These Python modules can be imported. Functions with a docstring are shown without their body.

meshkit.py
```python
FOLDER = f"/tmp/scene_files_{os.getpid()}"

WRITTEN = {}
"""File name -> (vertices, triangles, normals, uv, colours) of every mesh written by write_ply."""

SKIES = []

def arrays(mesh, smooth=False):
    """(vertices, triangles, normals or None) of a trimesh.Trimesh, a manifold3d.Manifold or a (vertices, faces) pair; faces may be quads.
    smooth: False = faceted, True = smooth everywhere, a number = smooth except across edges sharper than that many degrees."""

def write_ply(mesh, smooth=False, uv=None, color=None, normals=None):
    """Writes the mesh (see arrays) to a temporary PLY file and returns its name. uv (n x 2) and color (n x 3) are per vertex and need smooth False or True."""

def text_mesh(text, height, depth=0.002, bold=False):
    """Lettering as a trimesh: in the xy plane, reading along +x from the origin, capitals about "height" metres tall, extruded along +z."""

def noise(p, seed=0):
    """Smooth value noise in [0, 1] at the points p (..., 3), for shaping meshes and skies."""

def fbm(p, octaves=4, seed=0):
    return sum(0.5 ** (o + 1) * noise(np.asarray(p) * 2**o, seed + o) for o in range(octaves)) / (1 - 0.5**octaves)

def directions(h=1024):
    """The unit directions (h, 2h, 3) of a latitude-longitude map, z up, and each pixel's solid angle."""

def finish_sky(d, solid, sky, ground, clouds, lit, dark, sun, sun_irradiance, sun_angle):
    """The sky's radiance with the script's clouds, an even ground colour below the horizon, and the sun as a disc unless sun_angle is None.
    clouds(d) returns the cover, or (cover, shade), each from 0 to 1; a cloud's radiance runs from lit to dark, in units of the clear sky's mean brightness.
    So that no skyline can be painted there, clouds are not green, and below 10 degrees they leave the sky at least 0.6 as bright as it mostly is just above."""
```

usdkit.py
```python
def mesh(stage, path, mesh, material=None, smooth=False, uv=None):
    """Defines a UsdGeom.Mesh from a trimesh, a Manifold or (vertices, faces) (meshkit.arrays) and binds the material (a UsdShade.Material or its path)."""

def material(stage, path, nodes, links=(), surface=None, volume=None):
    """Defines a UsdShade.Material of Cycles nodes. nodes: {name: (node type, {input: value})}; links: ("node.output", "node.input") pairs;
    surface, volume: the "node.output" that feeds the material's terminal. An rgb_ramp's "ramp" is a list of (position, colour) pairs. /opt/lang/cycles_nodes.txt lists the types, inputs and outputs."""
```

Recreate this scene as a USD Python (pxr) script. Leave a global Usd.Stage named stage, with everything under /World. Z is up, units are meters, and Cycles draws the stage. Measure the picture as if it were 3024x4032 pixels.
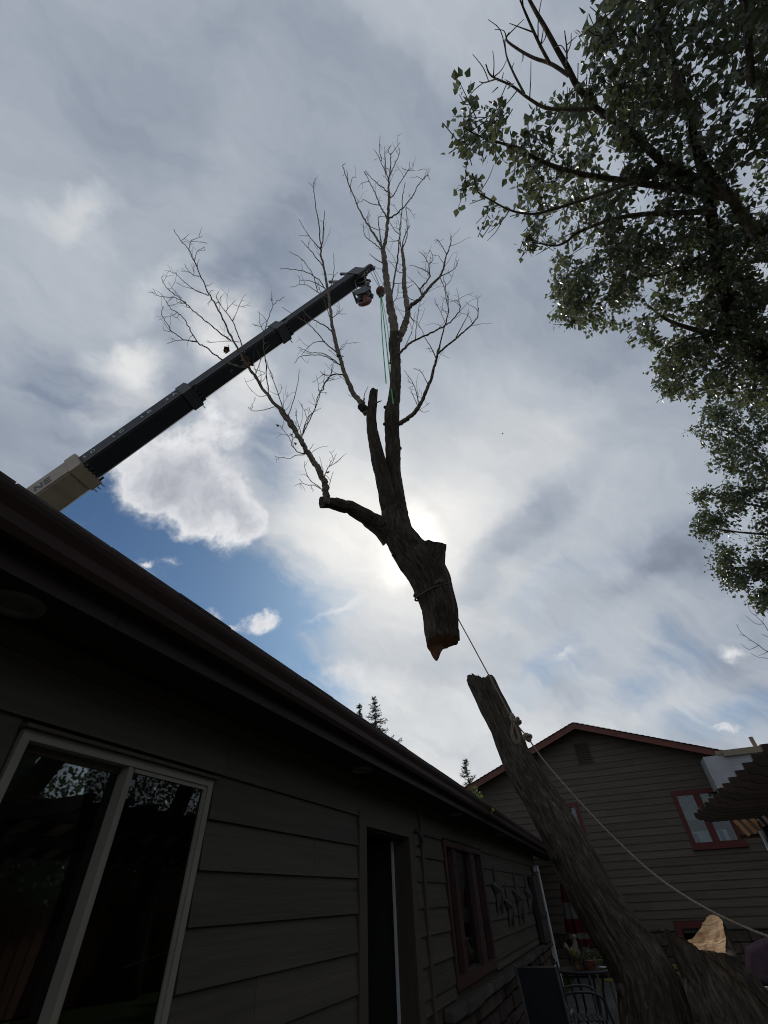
import math, random, numpy as np, trimesh, usdkit, meshkit
from pxr import Usd, UsdGeom, UsdLux, UsdShade, Gf, Sdf, Vt

stage = Usd.Stage.CreateInMemory()
UsdGeom.Xform.Define(stage, '/World')
UsdGeom.Scope.Define(stage, '/World/Looks')

# ------------------------------------------------------------------ camera, sky, sun, exposure
# x right, y away along the near house's wall, z up; the ground of the yard is z = 0.
FPX, PW, PH = 1706.0, 3024, 4032          # focal length and size of the photograph in its pixels
_y = np.array([918, -1496, -FPX]); _y /= np.linalg.norm(_y)
_z = np.array([-97, 1886, -FPX]); _z = _z - _y * (_z @ _y); _z /= np.linalg.norm(_z)
ROT = np.array([np.cross(_y, _z), _y, _z])
EYE = np.array([0.0, 0.0, 1.6])
cam = UsdGeom.Camera.Define(stage, '/World/camera')
cam.CreateHorizontalApertureAttr(36.0)
cam.CreateVerticalApertureAttr(48.0)
cam.CreateFocalLengthAttr(36.0 * FPX / PW)
_m = np.eye(4); _m[:3, :3] = ROT.T; _m[3, :3] = EYE
cam.AddTransformOp().Set(Gf.Matrix4d(_m.tolist()))
cam.GetPrim().CreateAttribute('exposure', Sdf.ValueTypeNames.Float).Set(0.0)

SUN = np.array([-0.226, 0.762, 0.607]); SUN /= np.linalg.norm(SUN)
SUN_EL, SUN_ROT = math.asin(SUN[2]), math.atan2(SUN[0], SUN[1])
SKY_STRENGTH = 0.05


def ray(px, py):
    """The direction in which the photograph's pixel looks."""
    d = ROT @ np.array([px - PW / 2, PH / 2 - py, -FPX])
    return d / np.linalg.norm(d)


def build_sky():
    N, L, n = {}, [], [0]

    def node(kind, **kw):
        name = f'{kind[:4]}{n[0]}'; n[0] += 1
        links = {k: v for k, v in kw.items() if isinstance(v, str) and '.' in v}
        N[name] = (kind, {k: v for k, v in kw.items() if k not in links})
        L.extend((v, f'{name}.{k}') for k, v in links.items())
        return name

    def math_(op, a, b=0.0, c=0.0, clamp=False):
        return node('math', math_type=op, value1=a, value2=b, value3=c, use_clamp=clamp) + '.value'

    def vec(op, a, b=(0, 0, 0), **kw):
        return node('vector_math', math_type=op, vector1=a, vector2=b, **kw) + '.vector'

    def noise(v, scale, detail=5, rough=0.55, out='fac', **kw):
        return node('noise_texture', dimensions='3D', vector=v, scale=scale, detail=detail, roughness=rough, **kw) + '.' + out

    def smooth(v, a, b, lo=0.0, hi=1.0):
        return node('map_range', range_type='smoothstep', value=v, from_min=a, from_max=b, to_min=lo, to_max=hi) + '.result'

    D = node('texture_coordinate') + '.generated'

    def warp(v, scale, amount, detail=4, rough=0.55):
        c = vec('subtract', noise(v, scale, detail, rough, 'color'), (0.5, 0.5, 0.5))
        return vec('add', v, vec('scale', c, scale=amount))

    soft = warp(D, 2.6, 0.30, 5, 0.6)
    fine = warp(warp(D, 5.0, 0.12, 3), 15.0, 0.075, 7, 0.62)

    def blob(v, px, py, rx, ry, ang, kind='quadratic_sphere'):
        """An oval patch of the sky: its middle and half axes in display pixels (1659 wide), turned by ang degrees counter-clockwise as seen."""
        s = PW / 1659.0
        c = ray(px * s, py * s)
        a = math.radians(ang)
        e1 = ray(px * s + 10 * math.cos(a), py * s - 10 * math.sin(a)) - c
        k1 = np.linalg.norm(e1) / 10 * s; e1 = e1 / np.linalg.norm(e1)
        e2 = ray(px * s - 10 * math.sin(a), py * s - 10 * math.cos(a)) - c
        k2 = np.linalg.norm(e2) / 10 * s
        e2 = np.cross(c, e1); e2 /= np.linalg.norm(e2)
        e1 = np.cross(e2, c)
        M = np.array([e1, e2, c]).T                 # columns: local axes in the world
        cy = -math.asin(max(-1, min(1, M[2, 0])))
        rx_, rz_ = math.atan2(M[2, 1], M[2, 2]), math.atan2(M[1, 0], M[0, 0])
        m = node('mapping', mapping_type='texture', vector=v, location=tuple(c), rotation=(rx_, cy, rz_), scale=(rx * k1, ry * k2, 3.0))
        g = node('gradient_texture', gradient_type='spherical', vector=m + '.vector') + '.fac'
        return g if kind == 'spherical' else smooth(g, 0.0, 0.85)

    def total(terms, start=None):
        acc = start
        for w, t in terms:
            acc = math_('multiply_add', t, w, acc if acc is not None else 0.0)
        return acc

    # plane of the cloud layer, so that its streaks run together towards the horizon
    sx = node('separate_xyz', vector=soft)
    zz = math_('add', math_('maximum', sx + '.z', 0.0), 0.40)
    P = node('combine_xyz', x=math_('divide', sx + '.x', zz), y=math_('divide', sx + '.y', zz), z=0.0) + '.vector'
    ps = lambda ang, sc: node('mapping', mapping_type='point', vector=P, rotation=(0, 0, math.radians(ang)), scale=(1, 1, 1)) + '.vector'
    turned = node('mapping', mapping_type='point', vector=P, rotation=(0, 0, math.radians(STREAK)), scale=(1, 1, 1)) + '.vector'
    long_ = vec('multiply', turned, (0.55, 2.0, 1.0))
    streak = noise(long_, 1.7, 7, 0.56)
    mottle = noise(vec('multiply', turned, (0.8, 1.3, 1.0)), 5.5, 6, 0.6)
    broad = noise(vec('multiply', turned, (0.7, 1.2, 1.0)), 0.9, 3, 0.5)

    # how bright the cloud layer is
    lum = math_('multiply_add', streak, 0.30, BASE - 0.15)
    lum = math_('multiply_add', math_('subtract', mottle, 0.5), 0.24, lum)
    wisp = noise(vec('multiply', turned, (0.9, 4.2, 1.0)), 2.6, 8, 0.6)
    lum = math_('multiply_add', math_('subtract', wisp, 0.5), 0.20, lum)
    lum = math_('multiply_add', math_('subtract', broad, 0.5), 0.10, lum)
    lum = total([(w, blob(v if v != 'D' else D, *a)) for w, v, a in [(w, {'D': D, 's': soft, 'f': fine}[v], a) for w, v, a in BRIGHT]], lum)
    lum = math_('maximum', lum, 0.13)
    tint = node('rgb_ramp', fac=lum, ramp=[(0.0, (0.80, 0.98, 1.30)), (0.30, (0.875, 1.005, 1.24)), (0.42, (0.905, 1.01, 1.165)), (0.60, (0.96, 1.005, 1.06)), (0.80, (1.0, 1.0, 0.99)), (1.0, (1.03, 1.0, 0.95))]) + '.color'
    stratus = vec('scale', tint, scale=lum)

    # how much blue shows through
    gap = total([(w, blob({'D': D, 's': soft, 'f': fine}[v], *a)) for w, v, a in GAPS])
    gap = math_('multiply_add', math_('subtract', mottle, 0.5), math_('multiply', math_('minimum', gap, 1.0), 0.8), gap)
    gap = math_('multiply_add', math_('subtract', streak, 0.5), math_('multiply', math_('minimum', gap, 1.0), -0.9), gap)
    gap = math_('multiply_add', math_('subtract', wisp, 0.5), math_('multiply', math_('minimum', gap, 1.0), -2.2), gap)
    gap = smooth(gap, 0.0, 1.15)
    sky = node('sky_texture', sky_type='single_scattering', sun_disc=False, sun_elevation=SUN_EL, sun_rotation=SUN_ROT)
    blue = node('vector_math', math_type='multiply', vector1=sky + '.color', vector2=tuple(x for x in BLUE)) + '.vector'
    unit = 1.0 / SKY_STRENGTH
    c = node('mix_color', fac=gap, a=vec('scale', stratus, scale=unit), b=blue, use_clamp=False) + '.result'

    # heaped clouds: hard, bright edges and grey bellies
    fluff = noise(D, 16.0, 9, 0.62)
    v = total([(w, blob(fine, *a, 'spherical')) for w, a in HEAPS])
    v = math_('multiply_add', math_('subtract', fluff, 0.5), math_('multiply', math_('minimum', v, 0.35), 2.6), v)
    cover = smooth(v, 0.09, 0.40)
    body = noise(fine, 9.0, 6, 0.62)
    hl = math_('multiply_add', math_('subtract', body, 0.5), 0.62, smooth(v, 0.22, 0.85, 0.76, 0.50))
    hl = math_('maximum', hl, 0.26)
    heap = vec('scale', node('rgb_ramp', fac=hl, ramp=[(0.0, (0.9, 0.97, 1.14)), (0.4, (0.945, 0.99, 1.12)), (0.8, (0.99, 1, 1.02))]) + '.color', scale=math_('multiply', hl, unit))
    c = node('mix_color', fac=cover, a=c, b=heap, use_clamp=False) + '.result'
    bg = node('background_shader', color=c, strength=SKY_STRENGTH)
    dome = UsdLux.DomeLight.Define(stage, '/World/sky')
    UsdShade.MaterialBindingAPI.Apply(dome.GetPrim()).Bind(usdkit.material(stage, '/World/Looks/sky', N, L, surface=bg + '.background'))
    dome.GetPrim().SetCustomDataByKey('kind', 'structure')


STREAK, BASE = -50.0, 0.398
BLUE = (0.62, 0.92, 1.18)
# (weight, how the edge is frayed, (middle x, y, half axes, turn)) in pixels of a 1659-wide print
BRIGHT = [
    (0.55, 's', (873, 1172, 120, 115, 0)), (0.22, 'D', (880, 1180, 290, 270, 0)), (0.15, 's', (900, 1260, 640, 560, 0)), (0.05, 's', (900, 1350, 1000, 700, 0)),
    (0.12, 's', (1130, 960, 330, 260, 20)), (0.20, 's', (720, 1060, 170, 270, -15)), (0.10, 's', (1010, 1120, 160, 160, 0)),
    (-0.17, 's', (1160, 1130, 260, 85, 46)), (-0.11, 's', (1080, 1260, 200, 60, 25)), (-0.12, 's', (1465, 1172, 140, 60, 30)), (-0.08, 's', (1330, 1290, 320, 60, 28)), (-0.05, 's', (1250, 800, 260, 90, 40)),
    (-0.05, 's', (1500, 100, 600, 700, 0)), (-0.05, 's', (640, 500, 230, 200, 0)),
    (0.06, 's', (330, 520, 300, 200, 40)), (0.05, 's', (540, 330, 300, 160, 50)), (0.16, 's', (1000, 1580, 480, 170, 0)), (0.18, 's', (770, 1480, 170, 80, 0)), (0.06, 's', (1480, 1500, 260, 70, 10)),
    (-0.14, 's', (650, 1560, 80, 200, 20)), (0.08, 's', (60, 560, 300, 560, 20)), (-0.08, 's', (1180, 1500, 100, 60, 20)),
    (0.34, 'f', (275, 770, 130, 70, 20)), (0.40, 'f', (490, 690, 110, 110, 40)), (0.30, 'f', (540, 830, 90, 150, -20)), (0.22, 'f', (250, 860, 140, 60, 20)), (0.16, 'f', (190, 465, 120, 60, 30)), (0.12, 'f', (340, 620, 160, 60, 40)),
]
GAPS = [
    (1.05, 's', (430, 1265, 420, 230, -32)), (0.7, 's', (230, 1130, 300, 130, -35)), (0.60, 's', (600, 1000, 130, 220, 20)), (0.75, 's', (620, 1400, 340, 190, -42)), (0.35, 's', (720, 1300, 170, 110, -30)),
    (0.40, 's', (520, 650, 220, 200, 0)), (0.45, 's', (1420, 1430, 290, 80, 25)), (0.45, 's', (1180, 1440, 220, 60, 30)), (0.5, 's', (1560, 1530, 330, 75, 8)),
    (0.50, 's', (120, 840, 180, 180, 0)), (0.30, 's', (1250, 1260, 360, 60, 35)), (0.18, 's', (640, 470, 280, 240, 0)), (0.3, 's', (330, 880, 200, 120, 0)),
]
HEAPS = [
    (0.56, (408, 1040, 205, 140, -8)), (0.50, (450, 1090, 180, 95, -25)), (0.40, (330, 1010, 130, 90, 0)), (0.36, (520, 1125, 60, 70, 0)), (0.28, (470, 900, 150, 100, 30)), (0.22, (270, 800, 150, 90, 20)), (0.22, (500, 740, 110, 110, 40)),
    (0.42, (573, 1326, 60, 28, 5)), (0.38, (500, 1347, 50, 20, 15)), (0.4, (330, 1224, 34, 13, 5)), (0.40, (1568, 1582, 36, 12, 8)), (0.3, (1590, 1440, 62, 32, 10)), (0.27, (1240, 1405, 100, 26, 20)), (0.27, (740, 1310, 170, 24, 15)), (0.3, (740, 1475, 160, 60, 0)), (0.3, (460, 1315, 40, 25, 0)), (0.22, (380, 1210, 60, 20, 0)),
]
build_sky()
sun = UsdLux.DistantLight.Define(stage, '/World/sun')
sun.CreateIntensityAttr(0.5); sun.CreateAngleAttr(3.0); sun.CreateNormalizeAttr(True); sun.CreateColorAttr(Gf.Vec3f(1.0, 0.95, 0.88))
_b = SUN; _r = np.cross([0, 0, 1.0], _b); _r /= np.linalg.norm(_r); _u = np.cross(_b, _r)
_m = np.eye(4); _m[:3, :3] = np.array([_r, _u, _b])
sun.AddTransformOp().Set(Gf.Matrix4d(_m.tolist()))

# ------------------------------------------------------------------ helpers
RNG = np.random.default_rng(11)
USED = {}


def numbered(parent, name):
    k = (parent, name)
    n = USED.get(k, 0); USED[k] = n + 1
    return name if n == 0 else f'{name}_{n:03d}'


def tag(prim, label=None, cat=None, group=None, kind=None):
    for k, v in (('label', label), ('category', cat), ('group', group), ('kind', kind)):
        if v:
            prim.SetCustomDataByKey(k, v)
    return prim


def obj(name, mesh, mat, parent='/World', smooth=False, **kw):
    """ONE mesh of the scene under its thing (or part), or on its own under /World."""
    parent = str(parent)
    path = parent + '/' + numbered(parent, name)
    if isinstance(mesh, (list, tuple)) and len(mesh) and not isinstance(mesh[0], np.ndarray):
        mesh = join(*mesh)
    barked = BARKED and any(mat is M[k] for k in BARKED)
    if barked:
        v_, f_, _ = meshkit.arrays(mesh)
        gm = usdkit.mesh(stage, path, (v_, f_), mat, True)
        UsdGeom.PrimvarsAPI(gm).CreatePrimvar('rest', Sdf.ValueTypeNames.Vector3fArray, 'vertex').Set(Vt.Vec3fArray.FromNumpy(rest_along(v_).astype(np.float32)))
    else:
        gm = usdkit.mesh(stage, path, mesh, mat, smooth)
    tag(gm.GetPrim(), **kw)
    return path


BARKED = ()
AXIS = [None]


def rest_along(v):
    """Coordinates that run along the limb last made by tube(): across, across, along."""
    from scipy.spatial import cKDTree
    q = AXIS[0]
    t, a, b = frames(q)
    L = np.concatenate([[0], np.cumsum(np.linalg.norm(np.diff(q, axis=0), axis=1))])
    i = cKDTree(q).query(v)[1]
    d = v - q[i]
    return np.stack([(d * a[i]).sum(1) + len(q) * 0.37, (d * b[i]).sum(1), L[i] + (d * t[i]).sum(1)], 1)


def thing(name, label, cat, group=None, loc=None):
    path = '/World/' + numbered('/World', name)
    x = UsdGeom.Xform.Define(stage, path)
    if loc is not None:
        x.AddTranslateOp().Set(Gf.Vec3d(*map(float, loc)))
    tag(x.GetPrim(), label, cat, group)
    return path


def arr(m):
    v, f, _ = meshkit.arrays(m)
    return v, f


def join(*ms):
    vs, fs, n = [], [], 0
    for m in ms:
        v, f = arr(m)
        vs.append(v); fs.append(f + n); n += len(v)
    return np.vstack(vs), np.vstack(fs)


BOXF = np.array([[0, 2, 3, 1], [4, 5, 7, 6], [0, 1, 5, 4], [2, 6, 7, 3], [0, 4, 6, 2], [1, 3, 7, 5]])


def box(x0, x1, y0, y1, z0, z1):
    v = np.array([[x, y, z] for x in (x0, x1) for y in (y0, y1) for z in (z0, z1)], float)
    return v, BOXF[:, ::-1].copy()


def hexa(p):
    """Eight corners ordered as box()'s: any bent box."""
    return np.asarray(p, float), BOXF[:, ::-1].copy()


def cbox(x0, x1, y0, y1, z0, z1, c=0.01):
    """A box with chamfered edges."""
    m = trimesh.convex.convex_hull(np.array([[x + (c if a else 0) * (1 if x == x0 else -1), y + (c if b else 0) * (1 if y == y0 else -1), z + (c if d else 0) * (1 if z == z0 else -1)]
                                             for x in (x0, x1) for y in (y0, y1) for z in (z0, z1) for a, b, d in ((0, 1, 1), (1, 0, 1), (1, 1, 0))]))
    return np.array(m.vertices), np.array(m.faces)


def bar(a, b, w, h, up=(0, 0, 1)):
    a, b = np.asarray(a, float), np.asarray(b, float)
    t = (b - a) / np.linalg.norm(b - a)
    s = np.cross(t, up); s /= np.linalg.norm(s)
    u = np.cross(s, t)
    return hexa([p + s * i * w / 2 + u * j * h / 2 for i in (-1, 1) for p in (a, b) for j in (-1, 1)])


def smooth_path(p, r, n):
    """A Catmull-Rom curve through the points p with radii r, n steps to a span."""
    p = np.asarray(p, float); r = np.broadcast_to(np.asarray(r, float), (len(p),))
    q = np.column_stack([p, r])
    if len(q) < 3:
        t = np.linspace(0, 1, n * (len(q) - 1) + 1)[:, None]
        o = q[0] * (1 - t) + q[-1] * t
        return o[:, :3], o[:, 3]
    e = np.vstack([2 * q[0] - q[1], q, 2 * q[-1] - q[-2]])
    out = []
    for i in range(1, len(e) - 2):
        for k in range(n):
            t = k / n
            a, b, c, d = e[i - 1:i + 3]
            out.append(0.5 * (2 * b + (c - a) * t + (2 * a - 5 * b + 4 * c - d) * t * t + (3 * b - a - 3 * c + d) * t ** 3))
    out.append(q[-1])
    out = np.array(out)
    return out[:, :3], np.maximum(out[:, 3], 1e-4)


def frames(p, ref=None):
    t = np.gradient(p, axis=0); t /= np.linalg.norm(t, axis=1, keepdims=True) + 1e-12
    a = np.zeros_like(p)
    v = np.array(ref if ref is not None else ([1, 0, 0] if abs(t[0, 0]) < 0.9 else [0, 0, 1]), float)
    for i in range(len(p)):
        v = v - t[i] * (v @ t[i]); v /= np.linalg.norm(v)
        a[i] = v
    return t, a, np.cross(t, a)


def tube(p, r, sides=6, shape=None, caps=True, ref=None):
    """A tapering tube; shape(theta, along) gives a factor on the radius."""
    p = np.asarray(p, float); n = len(p)
    r = np.broadcast_to(np.asarray(r, float), (n,))
    t, a, b = frames(p, ref)
    th = np.arange(sides) * 2 * np.pi / sides
    rad = np.repeat(r[:, None], sides, 1)
    if shape is not None:
        AXIS[0] = p
        s = np.concatenate([[0], np.cumsum(np.linalg.norm(np.diff(p, axis=0), axis=1))])
        rad = rad * shape(th[None, :], s[:, None], r[:, None])
    v = p[:, None] + rad[..., None] * (np.cos(th)[None, :, None] * a[:, None] + np.sin(th)[None, :, None] * b[:, None])
    i, j = np.meshgrid(np.arange(n - 1), np.arange(sides), indexing='ij')
    q = np.stack([i * sides + j, i * sides + (j + 1) % sides, (i + 1) * sides + (j + 1) % sides, (i + 1) * sides + j], -1).reshape(-1, 4)
    f = np.vstack([q[:, [0, 1, 2]], q[:, [0, 2, 3]]])
    v = v.reshape(-1, 3)
    if caps:
        k = np.arange(1, sides - 1)
        f = np.vstack([f, np.column_stack([k * 0, k + 1, k]), np.column_stack([k * 0, k, k + 1]) + (n - 1) * sides])
    return v, f


def rod(p, r, sides=6, n=6, **kw):
    q, rr = smooth_path(p, r, n)
    return tube(q, rr, sides, **kw)


def ball(c, r, sub=2, squash=(1, 1, 1)):
    m = trimesh.creation.icosphere(sub, 1.0)
    return np.array(m.vertices) * r * np.array(squash) + np.array(c), np.array(m.faces)


def lathe(prof, c, n=24):
    prof = np.asarray(prof, float)
    th = np.arange(n) * 2 * np.pi / n
    v = np.stack([prof[:, None, 0] * np.cos(th), prof[:, None, 0] * np.sin(th), np.repeat(prof[:, 1:2], n, 1)], -1).reshape(-1, 3) + np.array(c)
    i, j = np.meshgrid(np.arange(len(prof) - 1), np.arange(n), indexing='ij')
    q = np.stack([i * n + j, i * n + (j + 1) % n, (i + 1) * n + (j + 1) % n, (i + 1) * n + j], -1).reshape(-1, 4)
    return v, np.vstack([q[:, [0, 1, 2]], q[:, [0, 2, 3]]])


def on_x(px, py, x):
    d = ray(px, py); return EYE + d * ((x - EYE[0]) / d[0])


def on_y(px, py, y):
    d = ray(px, py); return EYE + d * ((y - EYE[1]) / d[1])


def at_h(px, py, dist):
    """The point seen at a pixel, dist metres away along the ground."""
    d = ray(px, py); return EYE + d * (dist / math.hypot(d[0], d[1]))


def at_r(px, py, dist):
    return EYE + ray(px, py) * dist


def depth_of(p):
    return -((np.asarray(p) - EYE) @ ROT)[..., 2]


# ------------------------------------------------------------------ materials
def mat(name, color, rough=0.7, spec=0.3, var=0.0, scale=(6, 6, 6), bump=0.0, bump_scale=30.0, detail=5, piece=0.0, metallic=0.0, dark=0.55, light=1.35, **extra):
    """A plain surface: its colour varied by noise (var) and from piece to piece (piece), with fine relief."""
    N = {'p': ('principled_bsdf', dict(base_color=color, roughness=rough, specular_ior_level=spec, metallic=metallic, **extra)),
         'tc': ('texture_coordinate', {}), 'geo': ('geometry', {})}
    L = []
    N['mp'] = ('mapping', {'mapping_type': 'point', 'scale': scale}); L.append(('geo.position', 'mp.vector'))
    if var or piece:
        N['n'] = ('noise_texture', {'dimensions': '3D', 'scale': 1.0, 'detail': detail, 'roughness': 0.6}); L.append(('mp.vector', 'n.vector'))
        N['r'] = ('rgb_ramp', {'ramp': [(0.25, tuple(c * (1 - var * (1 - dark)) for c in color)), (0.5, color), (0.75, tuple(c * (1 + var * (light - 1)) for c in color))]})
        L.append(('n.fac', 'r.fac'))
        src = 'r.color'
        if piece:
            N['oi'] = ('object_info', {})
            N['mr'] = ('map_range', {'from_min': 0.0, 'from_max': 1.0, 'to_min': 1 - piece, 'to_max': 1 + piece}); L.append(('oi.random', 'mr.value'))
            N['sc'] = ('vector_math', {'math_type': 'scale'}); L += [('r.color', 'sc.vector1'), ('mr.result', 'sc.scale')]
            src = 'sc.vector'
        L.append((src, 'p.base_color'))
    if bump:
        N['bn'] = ('noise_texture', {'dimensions': '3D', 'scale': bump_scale / max(1e-6, max(scale)), 'detail': 6, 'roughness': 0.65}); L.append(('mp.vector', 'bn.vector'))
        N['b'] = ('bump', {'strength': 1.0, 'distance': bump}); L += [('bn.fac', 'b.height'), ('b.normal', 'p.normal')]
    return usdkit.material(stage, '/World/Looks/' + name, N, L, surface='p.BSDF')


M = {}
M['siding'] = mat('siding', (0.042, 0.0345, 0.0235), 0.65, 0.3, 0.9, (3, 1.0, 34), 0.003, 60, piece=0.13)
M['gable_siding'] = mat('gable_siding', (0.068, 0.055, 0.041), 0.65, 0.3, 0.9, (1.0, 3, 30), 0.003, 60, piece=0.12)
M['trim'] = mat('house_trim', (0.042, 0.033, 0.022), 0.65, 0.3, 0.4, (20, 3, 3), 0.001, 60)
M['gutter'] = mat('gutter_paint', (0.026, 0.0125, 0.0105), 0.6, 0.2, 0.5, (4, 2, 14), 0.0006, 30)
M['fascia'] = mat('fascia_paint', (0.018, 0.009, 0.008), 0.6, 0.3, 0.4, (6, 2, 20), 0.001, 40)
M['soffit'] = mat('soffit_paint', (0.016, 0.012, 0.010), 0.7, 0.25, 0.4, (20, 2, 2), 0.001, 40)
M['rake'] = mat('red_rake_paint', (0.105, 0.030, 0.022), 0.6, 0.35, 0.5, (3, 10, 10), 0.001, 40)
M['shingle'] = mat('roof_shingle', (0.060, 0.055, 0.052), 0.95, 0.1, 0.8, (30, 30, 30), 0.004, 160, piece=0.2)
M['vinyl'] = mat('tan_window_frame', (0.165, 0.15, 0.115), 0.5, 0.4, 0.25, (5, 5, 5), 0.0006, 40)
M['redframe'] = mat('dark_red_window_frame', (0.027, 0.0085, 0.0065), 0.5, 0.4, 0.4, (6, 6, 3), 0.0008, 40)
M['gablered'] = mat('red_window_trim', (0.070, 0.011, 0.010), 0.55, 0.3, 0.4, (6, 6, 3), 0.0008, 40)
M['white'] = mat('white_paint', (0.40, 0.41, 0.41), 0.5, 0.4, 0.3, (4, 4, 2), 0.0008, 40)
M['grey_panel'] = mat('grey_render', (0.30, 0.30, 0.31), 0.8, 0.2, 0.4, (3, 3, 3), 0.002, 90)
M['coping'] = mat('brown_coping', (0.20, 0.16, 0.11), 0.6, 0.3, 0.4, (3, 3, 3))
M['stone'] = mat('wainscot_stone', (0.06, 0.044, 0.035), 0.9, 0.15, 1.0, (9, 9, 9), 0.012, 40, piece=0.45)
M['cap'] = mat('ledge_stone', (0.06, 0.054, 0.045), 0.9, 0.15, 0.8, (9, 5, 9), 0.010, 40, piece=0.15)
M['mortar'] = mat('mortar', (0.07, 0.066, 0.06), 0.95, 0.1, 0.6, (12, 12, 12), 0.004, 80)
M['lamp_trim'] = mat('soffit_lamp_trim', (0.10, 0.09, 0.085), 0.5, 0.3)
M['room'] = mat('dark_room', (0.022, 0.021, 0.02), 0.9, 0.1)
M['black'] = mat('black_metal', (0.018, 0.018, 0.02), 0.5, 0.4, 0.5, (8, 8, 8), 0.001, 50)
M['boom'] = mat('boom_black_paint', (0.009, 0.009, 0.010), 0.55, 0.22, 0.9, (1.2, 1.2, 5), 0.002, 12)
M['boomgrey'] = mat('boom_collar_paint', (0.014, 0.014, 0.014), 0.55, 0.4, 0.8, (2, 2, 5), 0.002, 12)
M['boomtan'] = mat('boom_tan_paint', (0.205, 0.155, 0.108), 0.5, 0.4, 0.6, (1.5, 1.5, 3), 0.002, 12)
M['letter'] = mat('white_lettering', (0.34, 0.34, 0.33), 0.6, 0.3, 0.5, (20, 20, 20))
M['darkletter'] = mat('dark_lettering', (0.05, 0.05, 0.055), 0.6, 0.3, 0.5, (20, 20, 20))
M['steel'] = mat('worn_steel', (0.16, 0.16, 0.165), 0.45, 0.5, 0.8, (12, 12, 12), 0.001, 60, metallic=0.6)
M['rust'] = mat('rusty_ball_paint', (0.105, 0.045, 0.026), 0.7, 0.3, 1.0, (10, 10, 10), 0.003, 60)
M['hookred'] = mat('red_hook_paint', (0.15, 0.055, 0.048), 0.7, 0.2, 0.7, (10, 10, 10), 0.002, 40)
M['cable'] = mat('wire_rope', (0.10, 0.10, 0.10), 0.5, 0.5, metallic=0.5)
M['sling'] = mat('green_sling', (0.06, 0.42, 0.13), 0.8, 0.2, 0.4, (20, 20, 60))
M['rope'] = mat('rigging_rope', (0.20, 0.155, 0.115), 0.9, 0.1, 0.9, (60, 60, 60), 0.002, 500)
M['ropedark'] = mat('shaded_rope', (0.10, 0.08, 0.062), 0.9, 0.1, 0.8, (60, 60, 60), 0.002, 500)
M['barngrey'] = mat('dark_star_metal', (0.022, 0.017, 0.016), 0.6, 0.4, 0.8, (10, 10, 10), 0.001, 60)
M['weathered'] = mat('weathered_wood', (0.045, 0.040, 0.036), 0.9, 0.1, 0.9, (40, 14, 2.5), 0.004, 60)
M['cedar'] = mat('cedar_rafter', (0.030, 0.018, 0.013), 0.75, 0.2, 0.8, (2, 30, 30), 0.002, 60, piece=0.2)
M['cedarslat'] = mat('cedar_slat', (0.55, 0.27, 0.115), 0.7, 0.25, 0.8, (14, 14, 3), 0.002, 60, piece=0.15)
M['blind'] = mat('window_blind', (0.56, 0.60, 0.56), 0.7, 0.3)
M['bluecloth'] = mat('blue_cloth', (0.06, 0.07, 0.30), 0.8, 0.2)
M['mauve'] = mat('mauve_fabric', (0.085, 0.055, 0.066), 0.95, 0.1, 0.6, (8, 8, 8), 0.003, 60)
M['umbred'] = mat('red_canvas', (0.045, 0.004, 0.007), 0.9, 0.1, 0.5, (8, 8, 8), 0.002, 60)
M['umbwhite'] = mat('white_canvas', (0.075, 0.068, 0.060), 0.9, 0.1, 0.5, (8, 8, 8), 0.002, 60)
M['yellow'] = mat('yellow_paint', (0.13, 0.10, 0.012), 0.5, 0.4, 0.4, (8, 8, 8))
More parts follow.
